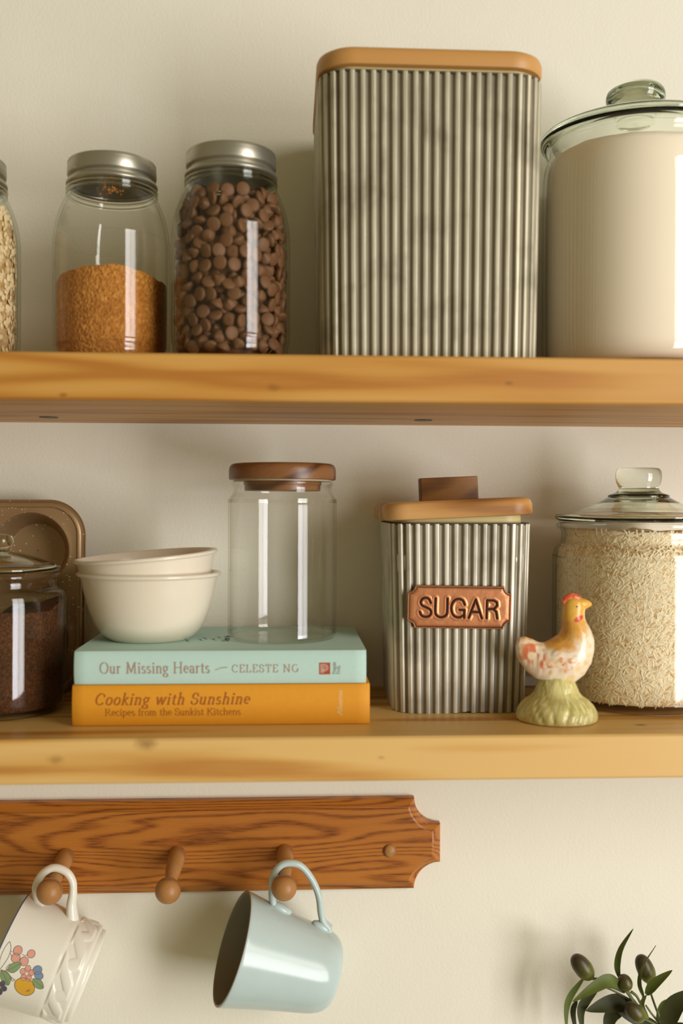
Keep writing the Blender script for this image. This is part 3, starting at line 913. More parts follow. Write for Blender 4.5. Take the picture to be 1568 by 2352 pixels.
# rice jar on the lower shelf
RJ = (0.3275, -0.0800, LS)
t = thing('cookie_jar', 'glass jar full of white rice behind the hen figurine', 'jar', RJ, group='glass jars with glass lids')
RPROF = [(0.0, 0.0), (0.066, 0.0), (0.0735, 0.0014), (0.0775, 0.005), (0.0788, 0.010), (0.0790, 0.020), (0.0790, 0.125), (0.0788, 0.134), (0.0776, 0.1400), (0.0750, 0.1440), (0.0722, 0.1462), (0.0708, 0.1490),
         (0.0706, 0.1575), (0.0722, 0.1605), (0.0745, 0.1620), (0.0752, 0.1640), (0.0746, 0.1660), (0.0725, 0.1668)]
glass_from_profile('jar_glass', RPROF, 0.0032, 0.008, M['glass_green'], t)
LPROF = [(0.0, 0.1930), (0.020, 0.1925), (0.028, 0.1905), (0.034, 0.1870), (0.042, 0.1835), (0.052, 0.1800), (0.060, 0.1770), (0.066, 0.1752), (0.0715, 0.1745), (0.0760, 0.1740), (0.0768, 0.1722), (0.0762, 0.1700),
         (0.0735, 0.1680), (0.0690, 0.1676), (0.0670, 0.1700), (0.063, 0.1725), (0.056, 0.1755), (0.046, 0.1790), (0.036, 0.1830), (0.028, 0.1868), (0.018, 0.1885), (0.0, 0.1890)]
mb = MB()
mb.lathe(LPROF[::-1], 120)
lid = mb.build('lid', M['knob_glass'], t, 60)
mb = MB()
KP = [(0.0, 0.1890), (0.0272, 0.1890), (0.0280, 0.1910), (0.0276, 0.1926), (0.0235, 0.1938), (0.0205, 0.1952), (0.0185, 0.1980), (0.0180, 0.1996), (0.0190, 0.2010), (0.0205, 0.2045), (0.0213, 0.2095), (0.0208, 0.2145), (0.0192, 0.2172), (0.0165, 0.2178), (0.006, 0.2182), (0.0, 0.2183)]
mb.lathe(KP, 72)
mb.build('lid_knob', M['knob_glass'], lid, 60)
rn = random.Random(4)
RP = spline_prof(RPROF, 4)
mb = fill_mesh(RP, 0.0039, 0.0085, lambda th, q: 0.158, 96, 40, 0.0006, rn)
for k in range(8500):
    th = rn.uniform(-PI*1.06, PI*0.06)
    z = rn.uniform(0.0095, 0.159)
    r = r_at(RP, z)-0.0032-0.0009-rn.random()*0.0005
    c = Vector((r*math.cos(th), r*math.sin(th), z))
    nrm = Vector((math.cos(th), math.sin(th), 0))
    rot = nrm.to_track_quat('Z', 'Y').to_matrix() @ Matrix.Rotation(rn.gauss(0.45, 0.8), 3, 'Z') @ Matrix.Rotation(rn.uniform(-0.07, 0.07), 3, 'Y')
    mb.sphere(c, rn.uniform(0.0032, 0.0044), 0.0009, 0.0005, 6, 5, 1 if rn.random() < 0.91 else 2, rot)
tag(mb.build('rice', [M['ricecore'], M['rice'], plain('rice_grain_tan', srgb(214, 178, 126), rough=0.5)], loc=RJ, smooth=60), 'long grain white rice filling the jar behind the hen', 'rice', kind='stuff')

# coffee jar at the left of the lower shelf
CJ = (-0.2545, -0.1050, LS)
t = thing('cookie_jar', 'squat glass jar of ground coffee in front of the muffin tin', 'jar', CJ, group='glass jars with glass lids')
CPROF = [(0.0, 0.0), (0.044, 0.0), (0.050, 0.0010), (0.0545, 0.005), (0.0562, 0.011), (0.0568, 0.020), (0.0574, 0.090), (0.0573, 0.0985), (0.0562, 0.1040), (0.0538, 0.1068), (0.0508, 0.1085), (0.0494, 0.1105),
         (0.0492, 0.1150), (0.0503, 0.1172), (0.0514, 0.1186), (0.0515, 0.1205), (0.0503, 0.1218)]
glass_from_profile('jar_glass', CPROF, 0.0026, 0.006, M['glass'], t, 96)
LPROF = [(0.0, 0.1405), (0.010, 0.1400), (0.020, 0.1385), (0.030, 0.1355), (0.039, 0.1318), (0.046, 0.1292), (0.0512, 0.1280), (0.0522, 0.1262), (0.0516, 0.1238), (0.0495, 0.1228), (0.0462, 0.1226), (0.0450, 0.1246),
         (0.040, 0.1268), (0.030, 0.1310), (0.020, 0.1340), (0.010, 0.1358), (0.0, 0.1362)]
mb = MB()
mb.lathe(LPROF[::-1], 96)
lid = mb.build('lid', M['knob_glass'], t, 60)
mb = MB()
KP = [(0.0, 0.1400), (0.0075, 0.1400), (0.0062, 0.1418), (0.0070, 0.1436), (0.0105, 0.1462), (0.0118, 0.1496), (0.0108, 0.1530), (0.0078, 0.1552), (0.0035, 0.1562), (0.0, 0.1564)]
mb.lathe(spline_prof(KP, 3), 48)
mb.build('lid_knob', M['knob_glass'], lid, 60)
# raised curls moulded into the front of the glass
mb = MB()
def on_jar(x, z, r=0.0576):
    a = -PI/2+x/r
    return (r*math.cos(a), r*math.sin(a), z)
for pts, rad in (([(-0.016, 0.060), (-0.006, 0.066), (0.001, 0.061), (-0.004, 0.054), (-0.013, 0.057), (-0.010, 0.066), (0.002, 0.074), (0.014, 0.077)], 0.0011),
                 ([(0.006, 0.058), (0.013, 0.070), (0.015, 0.076), (0.009, 0.067), (0.005, 0.056), (0.011, 0.054)], 0.0009),
                 ([(0.003, 0.046), (0.008, 0.049), (0.012, 0.046), (0.007, 0.043), (0.002, 0.045)], 0.0012),
                 ([(-0.018, 0.046), (-0.008, 0.042), (0.002, 0.040), (0.012, 0.041)], 0.0009)):
    mb.tube(smoothpath([on_jar(x, z) for x, z in pts], 6), rad, 8)
mb.build('moulded_scroll', M['glass'], t, 60)
def coffee_top(th, q):
    return 0.083+0.014*q*max(0.0, math.cos(th))+0.004*math.sin(3*th)*q
mb = fill_mesh(spline_prof(CPROF, 4), 0.0031, 0.0064, coffee_top, 140, 50, 0.0004, noise_top=0.001)
tag(mb.build('ground_coffee', M['coffee'], loc=CJ, smooth=80), 'dark ground coffee inside the squat jar', 'coffee', kind='stuff')

# empty straight jar with a wooden lid, on the mint book
GJ = (-0.0058, -0.1000, 1.3817)
t = thing('storage_jar', 'empty clear glass jar with round walnut lid, standing on the mint book', 'jar', GJ)
GPROF = [(0.0, 0.0), (0.042, 0.0), (0.0455, 0.0008), (0.0478, 0.003), (0.0486, 0.007), (0.0487, 0.014), (0.0487, 0.116), (0.0485, 0.121), (0.0474, 0.1252), (0.0454, 0.1282), (0.0442, 0.1305), (0.0441, 0.1345), (0.0450, 0.1366),
         (0.0458, 0.1384), (0.0452, 0.1400), (0.0440, 0.1404)]
glass_from_profile('jar_glass', GPROF, 0.0018, 0.0022, M['glass_fine'], t, 128)
mb = MB()
mb.lathe([(0.0, 0.1415), (0.0470, 0.1415), (0.0478, 0.1420), (0.0481, 0.1435), (0.0481, 0.1500), (0.0475, 0.1530), (0.0462, 0.1550), (0.0440, 0.1560), (0.0, 0.1562)], 96)
lid = mb.build('lid', M['walnut'], t, 40)
lid['label'] = 'round walnut lid'
mb = MB()
mb.lathe([(0.0, 0.1318), (0.0335, 0.1318), (0.0342, 0.1324), (0.0342, 0.1368), (0.0350, 0.1372), (0.0350, 0.1416), (0.0, 0.1416)], 72)
mb.build('lid_plug', M['walnut'], lid, 40)
mb = MB()
mb.lathe([(0.0345, 0.1405), (0.0438, 0.1404), (0.0438, 0.1416), (0.0345, 0.1416)], 72, loop=True)
mb.build('lid_seal', plain('clear_seal', srgb(190, 180, 150), rough=0.4), lid, 40)

# ================================================================== books
def on_spine(mb, H, bulge=0.0016, e=0.0022, extra=0.0):
    """lay flat lettering on the rounded spine"""
    out = []
    for x, y, z in mb.v:
        a = max(-1, min(1, (z-H/2)/(H/2-e)))
        lift = 0.00006 if y > -0.00178 else (0.00006 if y > -0.00188 else 0.0001)
        out.append((x, -bulge*(1-a*a)-lift-extra, z))
    mb.v = out
    return mb
def book(label, x0, x1, z0, z1, yf, yb, mat, board=0.0026, bulge=0.0016, flat_spine=True, rz=0.0):
    """a hardback lying flat, spine towards the room; local origin at the bottom front middle"""
    cx = (x0+x1)/2
    t = thing('book', label, 'book', (cx, yf, z0), (0, 0, rz), 'hardback books stacked flat')
    L, H, D = x1-x0, z1-z0, yf-yb
    D = abs(yb-yf)
    mb = MB()
    # case: one C-shaped skin with french grooves, swept along the length
    e = 0.0022
    prof = []
    n = 8
    for k in range(n+1):                       # outer spine
        a = -1+2*k/n
        zz = H/2+a*(H/2-e)
        prof.append((-bulge*(1-a*a)+0.0, zz))
    outer = [(D, 0.0), (0.0075, 0.0), (0.0055, 0.0007), (0.0035, 0.0), (e*0.5, 0.0004)]+prof+[(e*0.5, H-0.0004), (0.0035, H), (0.0055, H-0.0008), (0.0075, H), (D, H)]
    innr = [(D, H-board), (0.0045, H-board), (0.0030, H-board-0.001), (0.0024, H/2), (0.0030, board+0.001), (0.0045, board), (D, board)]
    ring = outer+innr
    xs = [-L/2, -L/2+0.0006]+list(np.linspace(-L/2+0.01, L/2-0.01, 6))+[L/2-0.0006, L/2]
    rings = []
    for k, x in enumerate(xs):
        s = 0.0005 if k in (0, len(xs)-1) else 0.0
        rings.append([(x, y+(s if y < 0.003 else 0), z) for y, z in ring])
    m2 = MB()
    m2.loft(rings, True, True, True)
    cover = m2.build('cover', mat, t, 40)
    m3 = MB()
    m3.box(-L/2+0.004, L/2-0.004, 0.0032, D-0.004, board, H-board)
    p = m3.build('page_block', M['paper'], t, None)
    p['label'] = 'cream page edges'
    return t, L, H, D

# orange cookbook at the bottom
bk, L, H, D = book('orange cloth cookbook, lower book of the stack, lying on the shelf', -0.1766, 0.0675, LS, 1.3531, -0.1745, -0.006, M['orange'])
ox = -0.05455
mb = MB()
lettering(mb, 'Cooking with Sunshine', (-0.1584-ox, -0.0018, 1.3368-LS), (1, 0, 0), (0, 0, 1), 0.0090, width=0.1262, track=0.10, slant=0.22, thick=0.16, thin=0.06)
on_spine(mb, H)
mb.build('spine_title', M['ink_orange'], bk, None)
mb = MB()
lettering(mb, 'Recipes from the Sunkist Kitchens', (-0.1500-ox, -0.0016, 1.3278-LS), (1, 0, 0), (0, 0, 1), 0.0056, width=0.1110, track=0.02, thick=0.15, thin=0.06)
on_spine(mb, H)
mb.build('spine_subtitle', M['ink_orange'], bk, None)
mb = MB()
lettering(mb, 'Atheneum', (0.0445-ox, -0.0018, 1.3268-LS), (0, 0, 1), (-1, 0, 0), 0.0042, width=0.0205, slant=0.3, thick=0.16, thin=0.08)
on_spine(mb, H)
mb.build('spine_imprint', M['ink_pale'], bk, None)

# mint novel on top
bk, L, H, D = book('pale mint cloth novel, upper book, under the bowls and empty jar', -0.1744, 0.0642, 1.3533, 1.3812, -0.1775, -0.016, M['mint'])
ox, bz = -0.0551, 1.3533
mb = MB()
lettering(mb, 'Our Missing Hearts', (-0.1538-ox, -0.0018, 1.3630-bz), (1, 0, 0), (0, 0, 1), 0.0088, width=0.0895, track=0.08, thick=0.14, thin=0.05)
mb.add([(x-ox, -0.00185, z-bz) for x, z in ((-0.0603, 1.3650), (-0.0550, 1.3668), (-0.0500, 1.3672), (-0.0500, 1.3680), (-0.0550, 1.3676), (-0.0600, 1.3657))], [(0, 1, 2, 3, 4, 5)])
on_spine(mb, H)
mb.build('spine_title', M['ink_mint'], bk, None)
mb = MB()
lettering(mb, 'CELESTE NG', (-0.0464-ox, -0.0018, 1.3634-bz), (1, 0, 0), (0, 0, 1), 0.0062, width=0.0548, track=0.16, thick=0.15, thin=0.06)
on_spine(mb, H)
mb.build('spine_author', M['ink_mint'], bk, None)
mb = MB()
lx, lz = 0.0252-ox, 1.3612-bz
NS = 12
mb.add([(lx+dx, -0.00165, lz+0.0098*k/NS) for k in range(NS+1) for dx in (0, 0.0092)], [(2*k, 2*k+1, 2*k+3, 2*k+2) for k in range(NS)])
def bar(mb, x0, z0, x1, z1, y, mi):
    n = 8
    mb.add([(x, y, z0+(z1-z0)*k/n) for k in range(n+1) for x in (x0, x1)], [(2*k, 2*k+1, 2*k+3, 2*k+2) for k in range(n)], mi)
pale = 1
for w_, o_ in ((0.0005, 0.0), (0.0004, 0.0013)):
    bar(mb, lx+0.0022+o_, lz+0.0012, lx+0.0022+o_+w_, lz+0.0082-o_, -0.0018, pale)
    pts = [(lx+0.0022+o_, lz+0.0082-o_)]+[(lx+0.0046+(0.0026-o_)*math.cos(R(90-180*i/12)), lz+0.0056+(0.0026-o_)*math.sin(R(90-180*i/12))) for i in range(13)]+[(lx+0.0024, lz+0.0030+o_)]
    for (xa, za), (xb, zb_) in zip(pts[:-1], pts[1:]):
        d = Vector((xb-xa, zb_-za))
        if d.length < 1e-6:
            continue
        d.normalize()
        n_ = Vector((-d.y, d.x))*w_*0.5
        mb.add([(xa-n_.x, -0.0018, za-n_.y), (xb-n_.x, -0.0018, zb_-n_.y), (xb+n_.x, -0.0018, zb_+n_.y), (xa+n_.x, -0.0018, za+n_.y)], [(0, 1, 2, 3)], pale)
bar(mb, lx+0.0012, lz+0.0012, lx+0.0016, lz+0.0088, -0.0018, pale)
for k_, (x_, y_, z_) in enumerate(mb.v):
    a_ = (z_-H/2)/(H/2-0.0022)
    mb.v[k_] = (x_, -0.0016*(1-a_*a_)-(0.00008 if y_ > -0.0017 else 0.00018), z_)
lg = mb.build('spine_emblem', [M['logo_red'], plain('emblem_cream', srgb(220, 200, 176), rough=0.5)], bk, None)
lg['label'] = 'small rust square emblem with pale linework'
mb = MB()
lettering(mb, 'Penguin', (0.0390-ox, -0.0018, 1.3614-bz), (0, 0, 1), (-1, 0, 0), 0.0030, width=0.0100, thick=0.16, thin=0.08)
lettering(mb, 'Press', (0.0426-ox, -0.0018, 1.3614-bz), (0, 0, 1), (-1, 0, 0), 0.0030, width=0.0070, thick=0.16, thin=0.08)
on_spine(mb, H)
mb.build('spine_imprint', M['ink_grey'], bk, None)
# stamped strokes and a signature on the front board, running towards the fore edge
mb = MB()
zt = H+0.00012
def stroke(pts, w):
    for p, q in zip(pts[:-1], pts[1:]):
        d = Vector(q)-Vector(p)
        d.normalize()
        n_ = Vector((-d.y, d.x))*w*0.5
        mb.add([(p[0]-n_.x, p[1]-n_.y, zt), (q[0]-n_.x, q[1]-n_.y, zt), (q[0]+n_.x, q[1]+n_.y, zt), (p[0]+n_.x, p[1]+n_.y, zt)], [(0, 1, 2, 3)])
for dx, dy in ((-0.0345, 0.060), (-0.0235, 0.066), (-0.0200, 0.075), (-0.0120, 0.068), (-0.0080, 0.080)):
    stroke([(dx-0.0030, dy+0.006), (dx, dy+0.003), (dx+0.0022, dy+0.0045)], 0.0010)
    stroke([(dx, dy+0.003), (dx+0.0010, dy-0.004), (dx+0.0034, dy-0.007)], 0.0010)
lettering(mb, 'Celeste Ng', (0.0025, 0.052, H), (0, 1, 0), (-1, 0, 0), 0.0060, width=0.040, slant=0.3, thick=0.14, thin=0.08, nrm=(0, 0, 1))
mb.build('cover_stamping', M['ink_dark'], bk, None)

# ================================================================== bowls
BOWL = [(0.0, 0.0012), (0.030, 0.0012), (0.0315, 0.0), (0.0345, 0.0), (0.0362, 0.0012), (0.0405, 0.0042), (0.0452, 0.0092), (0.0492, 0.0160), (0.0525, 0.0245), (0.0555, 0.0350), (0.0580, 0.0450), (0.0597, 0.0530),
        (0.0606, 0.0558), (0.0625, 0.0562), (0.0636, 0.0572), (0.0637, 0.0586), (0.0628, 0.0597), (0.0610, 0.0599), (0.0592, 0.0588),
        (0.0578, 0.0530), (0.0560, 0.0450), (0.0535, 0.0350), (0.0504, 0.0250), (0.0470, 0.0170), (0.0425, 0.0105), (0.0375, 0.0065), (0.0330, 0.0045), (0.0, 0.0040)]
def bowl(label, loc, rot):
    mb = MB()
    mb.lathe(BOWL, 128)
    return tag(mb.build('bowl', M['cream'], smooth=60, loc=loc, rot=rot), label, 'bowl', 'nested cream bowls')
bowl('cream bowl standing on the mint book, lower of the nested pair', (-0.1238, -0.1020, 1.3813), (0, 0, 0))
bowl('cream bowl tilted inside the other bowl, upper of the nested pair', (-0.1225, -0.1020, 1.3973), (R(1.2), R(-4.4), 0))

# ================================================================== muffin tin leaning on the wall
MT = thing('muffin_tin', 'speckled bronze muffin tin leaning against the wall behind the coffee jar', 'muffin tin', (-0.3290, -0.0420, LS+0.0008), (R(-2.0), 0, 0))
TW, TH, TR = 0.268, 0.1885, 0.034
def rr_xz(w, h, r, n=10):
    return [(x, y+h/2) for x, y in rrect(w, h, r, n)]
cups = [(sx*0.0832, 0.052 + k*0.0850) for k in (0, 1) for sx in (-1, 0, 1)]
mb = MB()
# flat face as a fan of quads between each cup's rim and its own cell, so the cups are true openings
xe = [-TW/2+0.006, -0.0416, 0.0416, TW/2-0.006]
ze = [0.006, 0.0945, TH-0.006]
CR, BR, CD = 0.0362, 0.0262, 0.030
seg = 64
def on_cell(cx, cz, x0, x1, z0, z1, a):
    dx, dz = math.cos(a), math.sin(a)
    t = 1e9
    if dx > 1e-9: t = min(t, (x1-cx)/dx)
    if dx < -1e-9: t = min(t, (x0-cx)/dx)
    if dz > 1e-9: t = min(t, (z1-cz)/dz)
    if dz < -1e-9: t = min(t, (z0-cz)/dz)
    x, z = cx+dx*t, cz+dz*t
    # round the outer corners of the tray
    for sx in (-1, 1):
        for zc, sz in ((0.006+TR-0.006, -1), (TH-TR, 1)):
            ox_, oz_ = sx*(TW/2-TR), zc
            if (x-ox_)*sx > 0 and (z-oz_)*sz > 0:
                d = math.hypot(x-ox_, z-oz_)
                if d > TR-0.006:
                    k = 1.0
                    # intersect the ray with the corner arc
                    lo, hi = 0.0, t
                    for _ in range(40):
                        mid = (lo+hi)/2
                        mx, mz = cx+dx*mid, cz+dz*mid
                        if (mx-ox_)*sx > 0 and (mz-oz_)*sz > 0 and math.hypot(mx-ox_, mz-oz_) > TR-0.006:
                            hi = mid
                        else:
                            lo = mid
                    return cx+dx*lo, cz+dz*lo
    return x, z
for cx, cz in cups:
    i = 0 if cx < -0.04 else (1 if cx < 0.04 else 2)
    k = 0 if cz < 0.09 else 1
    x0, x1, z0, z1 = xe[i], xe[i+1], ze[k], ze[k+1]
    angs = [2*PI*j/seg for j in range(seg)]
    angs += [math.atan2(zc-cz, xc-cx) % (2*PI) for xc in (x0, x1) for zc in (z0, z1)]
    angs = sorted(set(round(a, 9) for a in angs))
    outer_ = [(lambda p: (p[0], 0.0, p[1]))(on_cell(cx, cz, x0, x1, z0, z1, a)) for a in angs]
    rims = []
    for rr, yy in ((CR+0.003, 0.0), (CR+0.0018, -0.0006), (CR+0.0006, -0.0006), (CR-0.0006, 0.0012), (CR-0.0016, 0.004), (BR+0.0014, CD-0.0022), (BR+0.0004, CD-0.0005), (BR-0.0008, CD), (0.0005, CD)):
        rims.append([(cx+rr*math.cos(a), yy, cz+rr*math.sin(a)) for a in angs])
    mb.loft([outer_]+rims, True)
tray = mb.build('tray', M['bronze'], MT, 30)
mb = MB()
pth = rr_xz(TW-0.006, TH-0.006, TR-0.003, 12)
prof = [(-0.0045, 0.0), (-0.003, -0.0012), (-0.0012, -0.0010), (0.0002, 0.0), (0.0012, 0.0040), (0.0020, 0.0048), (0.0032, 0.0036), (0.0036, 0.0050), (0.0028, 0.0062), (0.0012, 0.0062), (-0.0006, 0.004), (-0.0010, 0.0010)]
rings = []
for k, (x, z) in enumerate(pth):
    n = len(pth)
    (xa, za), (xb, zb_) = pth[k-1], pth[(k+1) % n]
    t_ = Vector((xb-xa, zb_-za)).normalized()
    nx, nz = t_.y, -t_.x
    rings.append([(x+nx*o, y, z+0.003-0.003+nz*o) for o, y in prof])
rings.append(rings[0])
mb.loft(rings, True)
mb.build('rolled_rim', M['bronze'], MT, 40)

# ================================================================== hen figurine
def hen():
    U = 0.0605e-3
    def pt(cx, cy):
        return ((cx-752)*U*1.04+12*U, (1883-cy)*U*1.025)
    st = [((222, 752), (172, 880), 60), ((300, 738), (185, 990), 95), ((390, 768), (225, 1090), 120), ((480, 812), (320, 1215), 150), ((560, 822), (430, 1310), 195), ((650, 780), (590, 1385), 235), ((720, 735), (800, 1412), 262),
          ((765, 705), (960, 1385), 268), ((790, 670), (1105, 1275), 262), ((803, 620), (1205, 1110), 250), ((808, 570), (1246, 930), 232), ((810, 520), (1246, 790), 210), ((811, 470), (1205, 660), 178), ((812, 420), (1150, 560), 150),
          ((815, 370), (1118, 490), 138), ((822, 320), (1115, 410), 132), ((835, 270), (1125, 345), 125), ((860, 225), (1120, 285), 105), ((910, 200), (1080, 235), 70)]
    mb = MB()
    rings = []
    ns = 28
    for (ax, ay), (bx, by), ry in st:
        A = Vector((pt(ax, ay)[0], 0, pt(ax, ay)[1]))
        B = Vector((pt(bx, by)[0], 0, pt(bx, by)[1]))
        C = (A+B)/2
        h = (A-B)/2
        rings.append([C+h*math.cos(2*PI*i/ns)+Vector((0, ry*U, 0))*math.sin(2*PI*i/ns) for i in range(ns)])
    mb.loft(rings, True, True, True)
    # beak
    bp = [pt(1060, 300), pt(1120, 298), pt(1175, 297), pt(1214, 302)]
    mb.tube([(x, 0, z) for x, z in bp], [0.0058, 0.0046, 0.0030, 0.0013], 16)
    # wings, slightly raised on both flanks
    for s in (-1, 1):
        c = pt(800, 1040)
        mb.sphere((c[0], s*0.0118, c[1]), 0.0135, 0.0040, 0.0105, 24, 16, rot=Matrix.Rotation(R(14), 3, 'Y'))
        c = pt(590, 1120)
        mb.sphere((c[0], s*0.0098, c[1]), 0.0050, 0.0030, 0.0095, 20, 14, rot=Matrix.Rotation(R(-20), 3, 'Y'))
    body = mb
    g = MB()
    prof = [(0.0, 0.0), (0.0330, 0.0), (0.0342, 0.0010), (0.0345, 0.0040), (0.0336, 0.0085), (0.0310, 0.0130), (0.0268, 0.0172), (0.0218, 0.0205), (0.0190, 0.0240), (0.0174, 0.0285), (0.0150, 0.0335), (0.0125, 0.0365), (0.0, 0.0375)]
    seg = 220
    rings = []
    rn = random.Random(9)
    ph = [rn.uniform(0, 6.28) for _ in range(4)]
    for r, z in prof:
        ring = []
        for i in range(seg):
            a = 2*PI*i/seg
            tw = a+0.35*math.sin(3*a+ph[0])*(z/0.036)
            gr = abs(math.sin(13*tw+ph[1]+6*z/0.036*math.sin(2*a)))
            rr = r*(1-0.055*(1-gr)**2*min(1, z/0.004)) if r > 0.002 else r+0.0005
            sh = -0.0002*(z/0.037)
            ring.append((rr*math.cos(a)+sh, rr*0.94*math.sin(a), z))
        rings.append(ring)
    g.loft(rings, True, True, True)
    return body, g, pt
HEN_AT = (0.2285, -0.1615, LS)
HEN = thing('hen_figurine', 'glazed yellow and white hen figurine on a green grassy base', 'figurine', HEN_AT)
def painted(name, rough=0.2):
    m, nt, out = new_mat(name)
    at = node(nt, 'ShaderNodeVertexColor', layer_name='paint').outputs[0]
    v = coords(nt)
    n = noise(nt, v, 220.0, 3.0)
    c = mixc(nt, 0.10, at, ramp(nt, n, [(0.3, srgb(190, 150, 90)), (0.7, srgb(255, 246, 220))]))
    b = bsdf(nt, out, color=c, rough=rough, coat=0.15, coat_rough=0.15, sss=0.08)
    b.inputs['Subsurface Radius'].default_value = (0.003, 0.002, 0.001)
    return m
M['hen_paint'] = painted('hen_glaze', 0.25)
def vnoise(P_, s, seed=0):
    """smooth value noise for numpy points"""
    q = P_*s+seed*17.3
    i0 = np.floor(q).astype(int)
    f = q-i0
    f = f*f*(3-2*f)
    def h(ix, iy, iz):
        n = (ix*374761393+iy*668265263+iz*2147483647+seed*1274126177) & 0x7fffffff
        n = (n ^ (n >> 13))*1274126177 & 0x7fffffff
        return ((n ^ (n >> 16)) & 0xffff)/65535.0
    r = 0
    for dx in (0, 1):
        for dy in (0, 1):
            for dz in (0, 1):
                w = (f[:, 0] if dx else 1-f[:, 0])*(f[:, 1] if dy else 1-f[:, 1])*(f[:, 2] if dz else 1-f[:, 2])
                r = r+w*h(i0[:, 0]+dx, i0[:, 1]+dy, i0[:, 2]+dz)
    return r
def fused(mb, name, mat, parent, voxel, smooth_iter):
    tmp = mb.build('tmp', mat, None, None)
    md = tmp.modifiers.new('r', 'REMESH')
    md.mode = 'VOXEL'
    md.voxel_size = voxel
    sm = tmp.modifiers.new('s', 'SMOOTH')
    sm.factor = 0.5
    sm.iterations = smooth_iter
    dg = bpy.context.evaluated_depsgraph_get()
    me = bpy.data.meshes.new_from_object(tmp.evaluated_get(dg))
    bpy.data.objects.remove(tmp)
    me.name = name
    me.materials.clear()
    me.materials.append(mat)
    me.polygons.foreach_set('use_smooth', [True]*len(me.polygons))
    o = bpy.data.objects.new(name, me)
    COL.objects.link(o)
    o.parent = parent
    return o
hb, hg, hpt = hen()
body = fused(hb, 'body', M['hen_paint'], HEN, 0.0007, 4)
def paint(o, fn):
    n = len(o.data.vertices)
    co = np.empty(n*3, np.float32)
    o.data.vertices.foreach_get('co', co)
    co = co.reshape(-1, 3).astype(float)
    c = fn(co)
    a = np.ones((n, 4), np.float32)
    a[:, :3] = c
    at = o.data.color_attributes.new('paint', 'FLOAT_COLOR', 'POINT')
    at.data.foreach_set('color', a.ravel())
def lerp(a, b, t):
    t = np.clip(t, 0, 1)[:, None]
    return a*(1-t)+b*t
def sstep(e0, e1, x):
    t = np.clip((x-e0)/(e1-e0), 0, 1)
    return t*t*(3-2*t)
def c3(*rgb):
    return np.array(srgb(*rgb)[:3])[None, :]
def hen_colours(co):
    U = 0.0605e-3
    X = co[:, 0]/U+740
    Y = 1883-co[:, 2]/(U*1.015)
    n1 = vnoise(co, 260, 1)
    n2 = vnoise(co, 520, 2)
    n3 = vnoise(co*np.array([1.0, 1, 0.35]), 420, 3)
    c = np.repeat(c3(240, 226, 200), len(co), 0)
    c = lerp(c, c3(238, 204, 132), (n1-0.45)*1.6)
    # yellow neck, nape and back
    k = sstep(860, 640, Y+90*(n1-0.5))*sstep(1190, 1060, X+0.35*(Y-600)+60*(n2-0.5))
    back = sstep(930, 850, Y+60*(n1-0.5))*sstep(1000, 860, X+90*(n2-0.5))*sstep(520, 580, X)
    k = np.maximum(k, back)
    c = lerp(c, c3(226, 158, 34), k*0.95)
    c = lerp(c, c3(204, 128, 16), k*sstep(0.5, 0.8, n1)*0.5*sstep(840, 760, X-60))
    head = sstep(520, 470, Y)
    c = lerp(c, c3(232, 176, 52), head*0.9)
    throat = head*sstep(1085, 1110, X)*sstep(330, 380, Y)
    c = lerp(c, c3(246, 232, 196), throat)
    # reddish brushed patches on tail and wing
    tail = np.exp(-(((X-330)/130)**2+((Y-930)/170)**2))+0.8*np.exp(-(((X-480)/50)**2+((Y-1010)/170)**2))
    wing = np.exp(-(((X-800)/130)**2+((Y-1020)/110)**2))+0.9*np.exp(-(((X-570)/45)**2+((Y-1140)/80)**2))+0.5*np.exp(-(((X-800)/60)**2+((Y-1180)/25)**2))
    c = lerp(c, c3(212, 104, 48), np.clip(tail*1.5, 0, 1)*sstep(0.36, 0.62, n3))
    c = lerp(c, c3(214, 116, 60), np.clip(wing*1.3, 0, 1)*sstep(0.42, 0.66, 0.5*n2+0.5*n1))
    c = lerp(c, c3(222, 180, 110), 0.6*np.exp(-(((X-1090)/70)**2+((Y-1080)/90)**2))*sstep(0.45, 0.6, n2))
    # red wattle patch painted on the cheek
    wat = sstep(1.15, 0.85, np.sqrt(((X-1010)/78)**2+((Y-468+0.35*(X-1010))/36)**2))
    c = lerp(c, c3(214, 60, 34), wat)
    return c
paint(body, hen_colours)
gb = fused(hg, 'grass_base', M['hen_paint'], HEN, 0.0007, 2)
gb['label'] = 'pale green grass base with streaked blades'
def base_colours(co):
    a = np.arctan2(co[:, 1], co[:, 0])
    q = np.stack([np.cos(a)*0.02, np.sin(a)*0.02, co[:, 2]*0.22+0.004*np.sin(a*5)], 1)
    n1 = vnoise(q, 700, 4)
    n2 = vnoise(co, 180, 5)
    c = np.repeat(c3(208, 199, 124), len(co), 0)
    c = lerp(c, c3(228, 216, 150), sstep(0.5, 0.75, n1))
    c = lerp(c, c3(176, 168, 90), sstep(0.45, 0.2, n1)*0.8)
    c = lerp(c, c3(132, 146, 86), sstep(0.62, 0.80, n1)*sstep(0.010, 0.024, co[:, 2])*sstep(0.4, 0.6, n2))
    c = lerp(c, c3(196, 170, 96), sstep(0.55, 0.8, n2)*0.5)
    c = lerp(c, c3(156, 104, 58), sstep(0.0012, 0.0004, co[:, 2]))
    return c
paint(gb, base_colours)
mb = MB()
cp = [(842, 290), (838, 235), (866, 196), (915, 176), (965, 174), (1020, 194), (1068, 232), (1092, 262)]
mb.tube([(hpt(x, y)[0], 0, hpt(x, y)[1]-0.002) for x, y in cp], [0.0018, 0.0030, 0.0036, 0.0040, 0.0040, 0.0036, 0.0026, 0.0014], 16, flat=1.0)
mb2 = MB()
mb2.v, mb2.f, mb2.m = mb.v, mb.f, mb.m
comb = fused(mb2, 'comb', M['hen_paint'], HEN, 0.0005, 4)
comb['label'] = 'red comb'
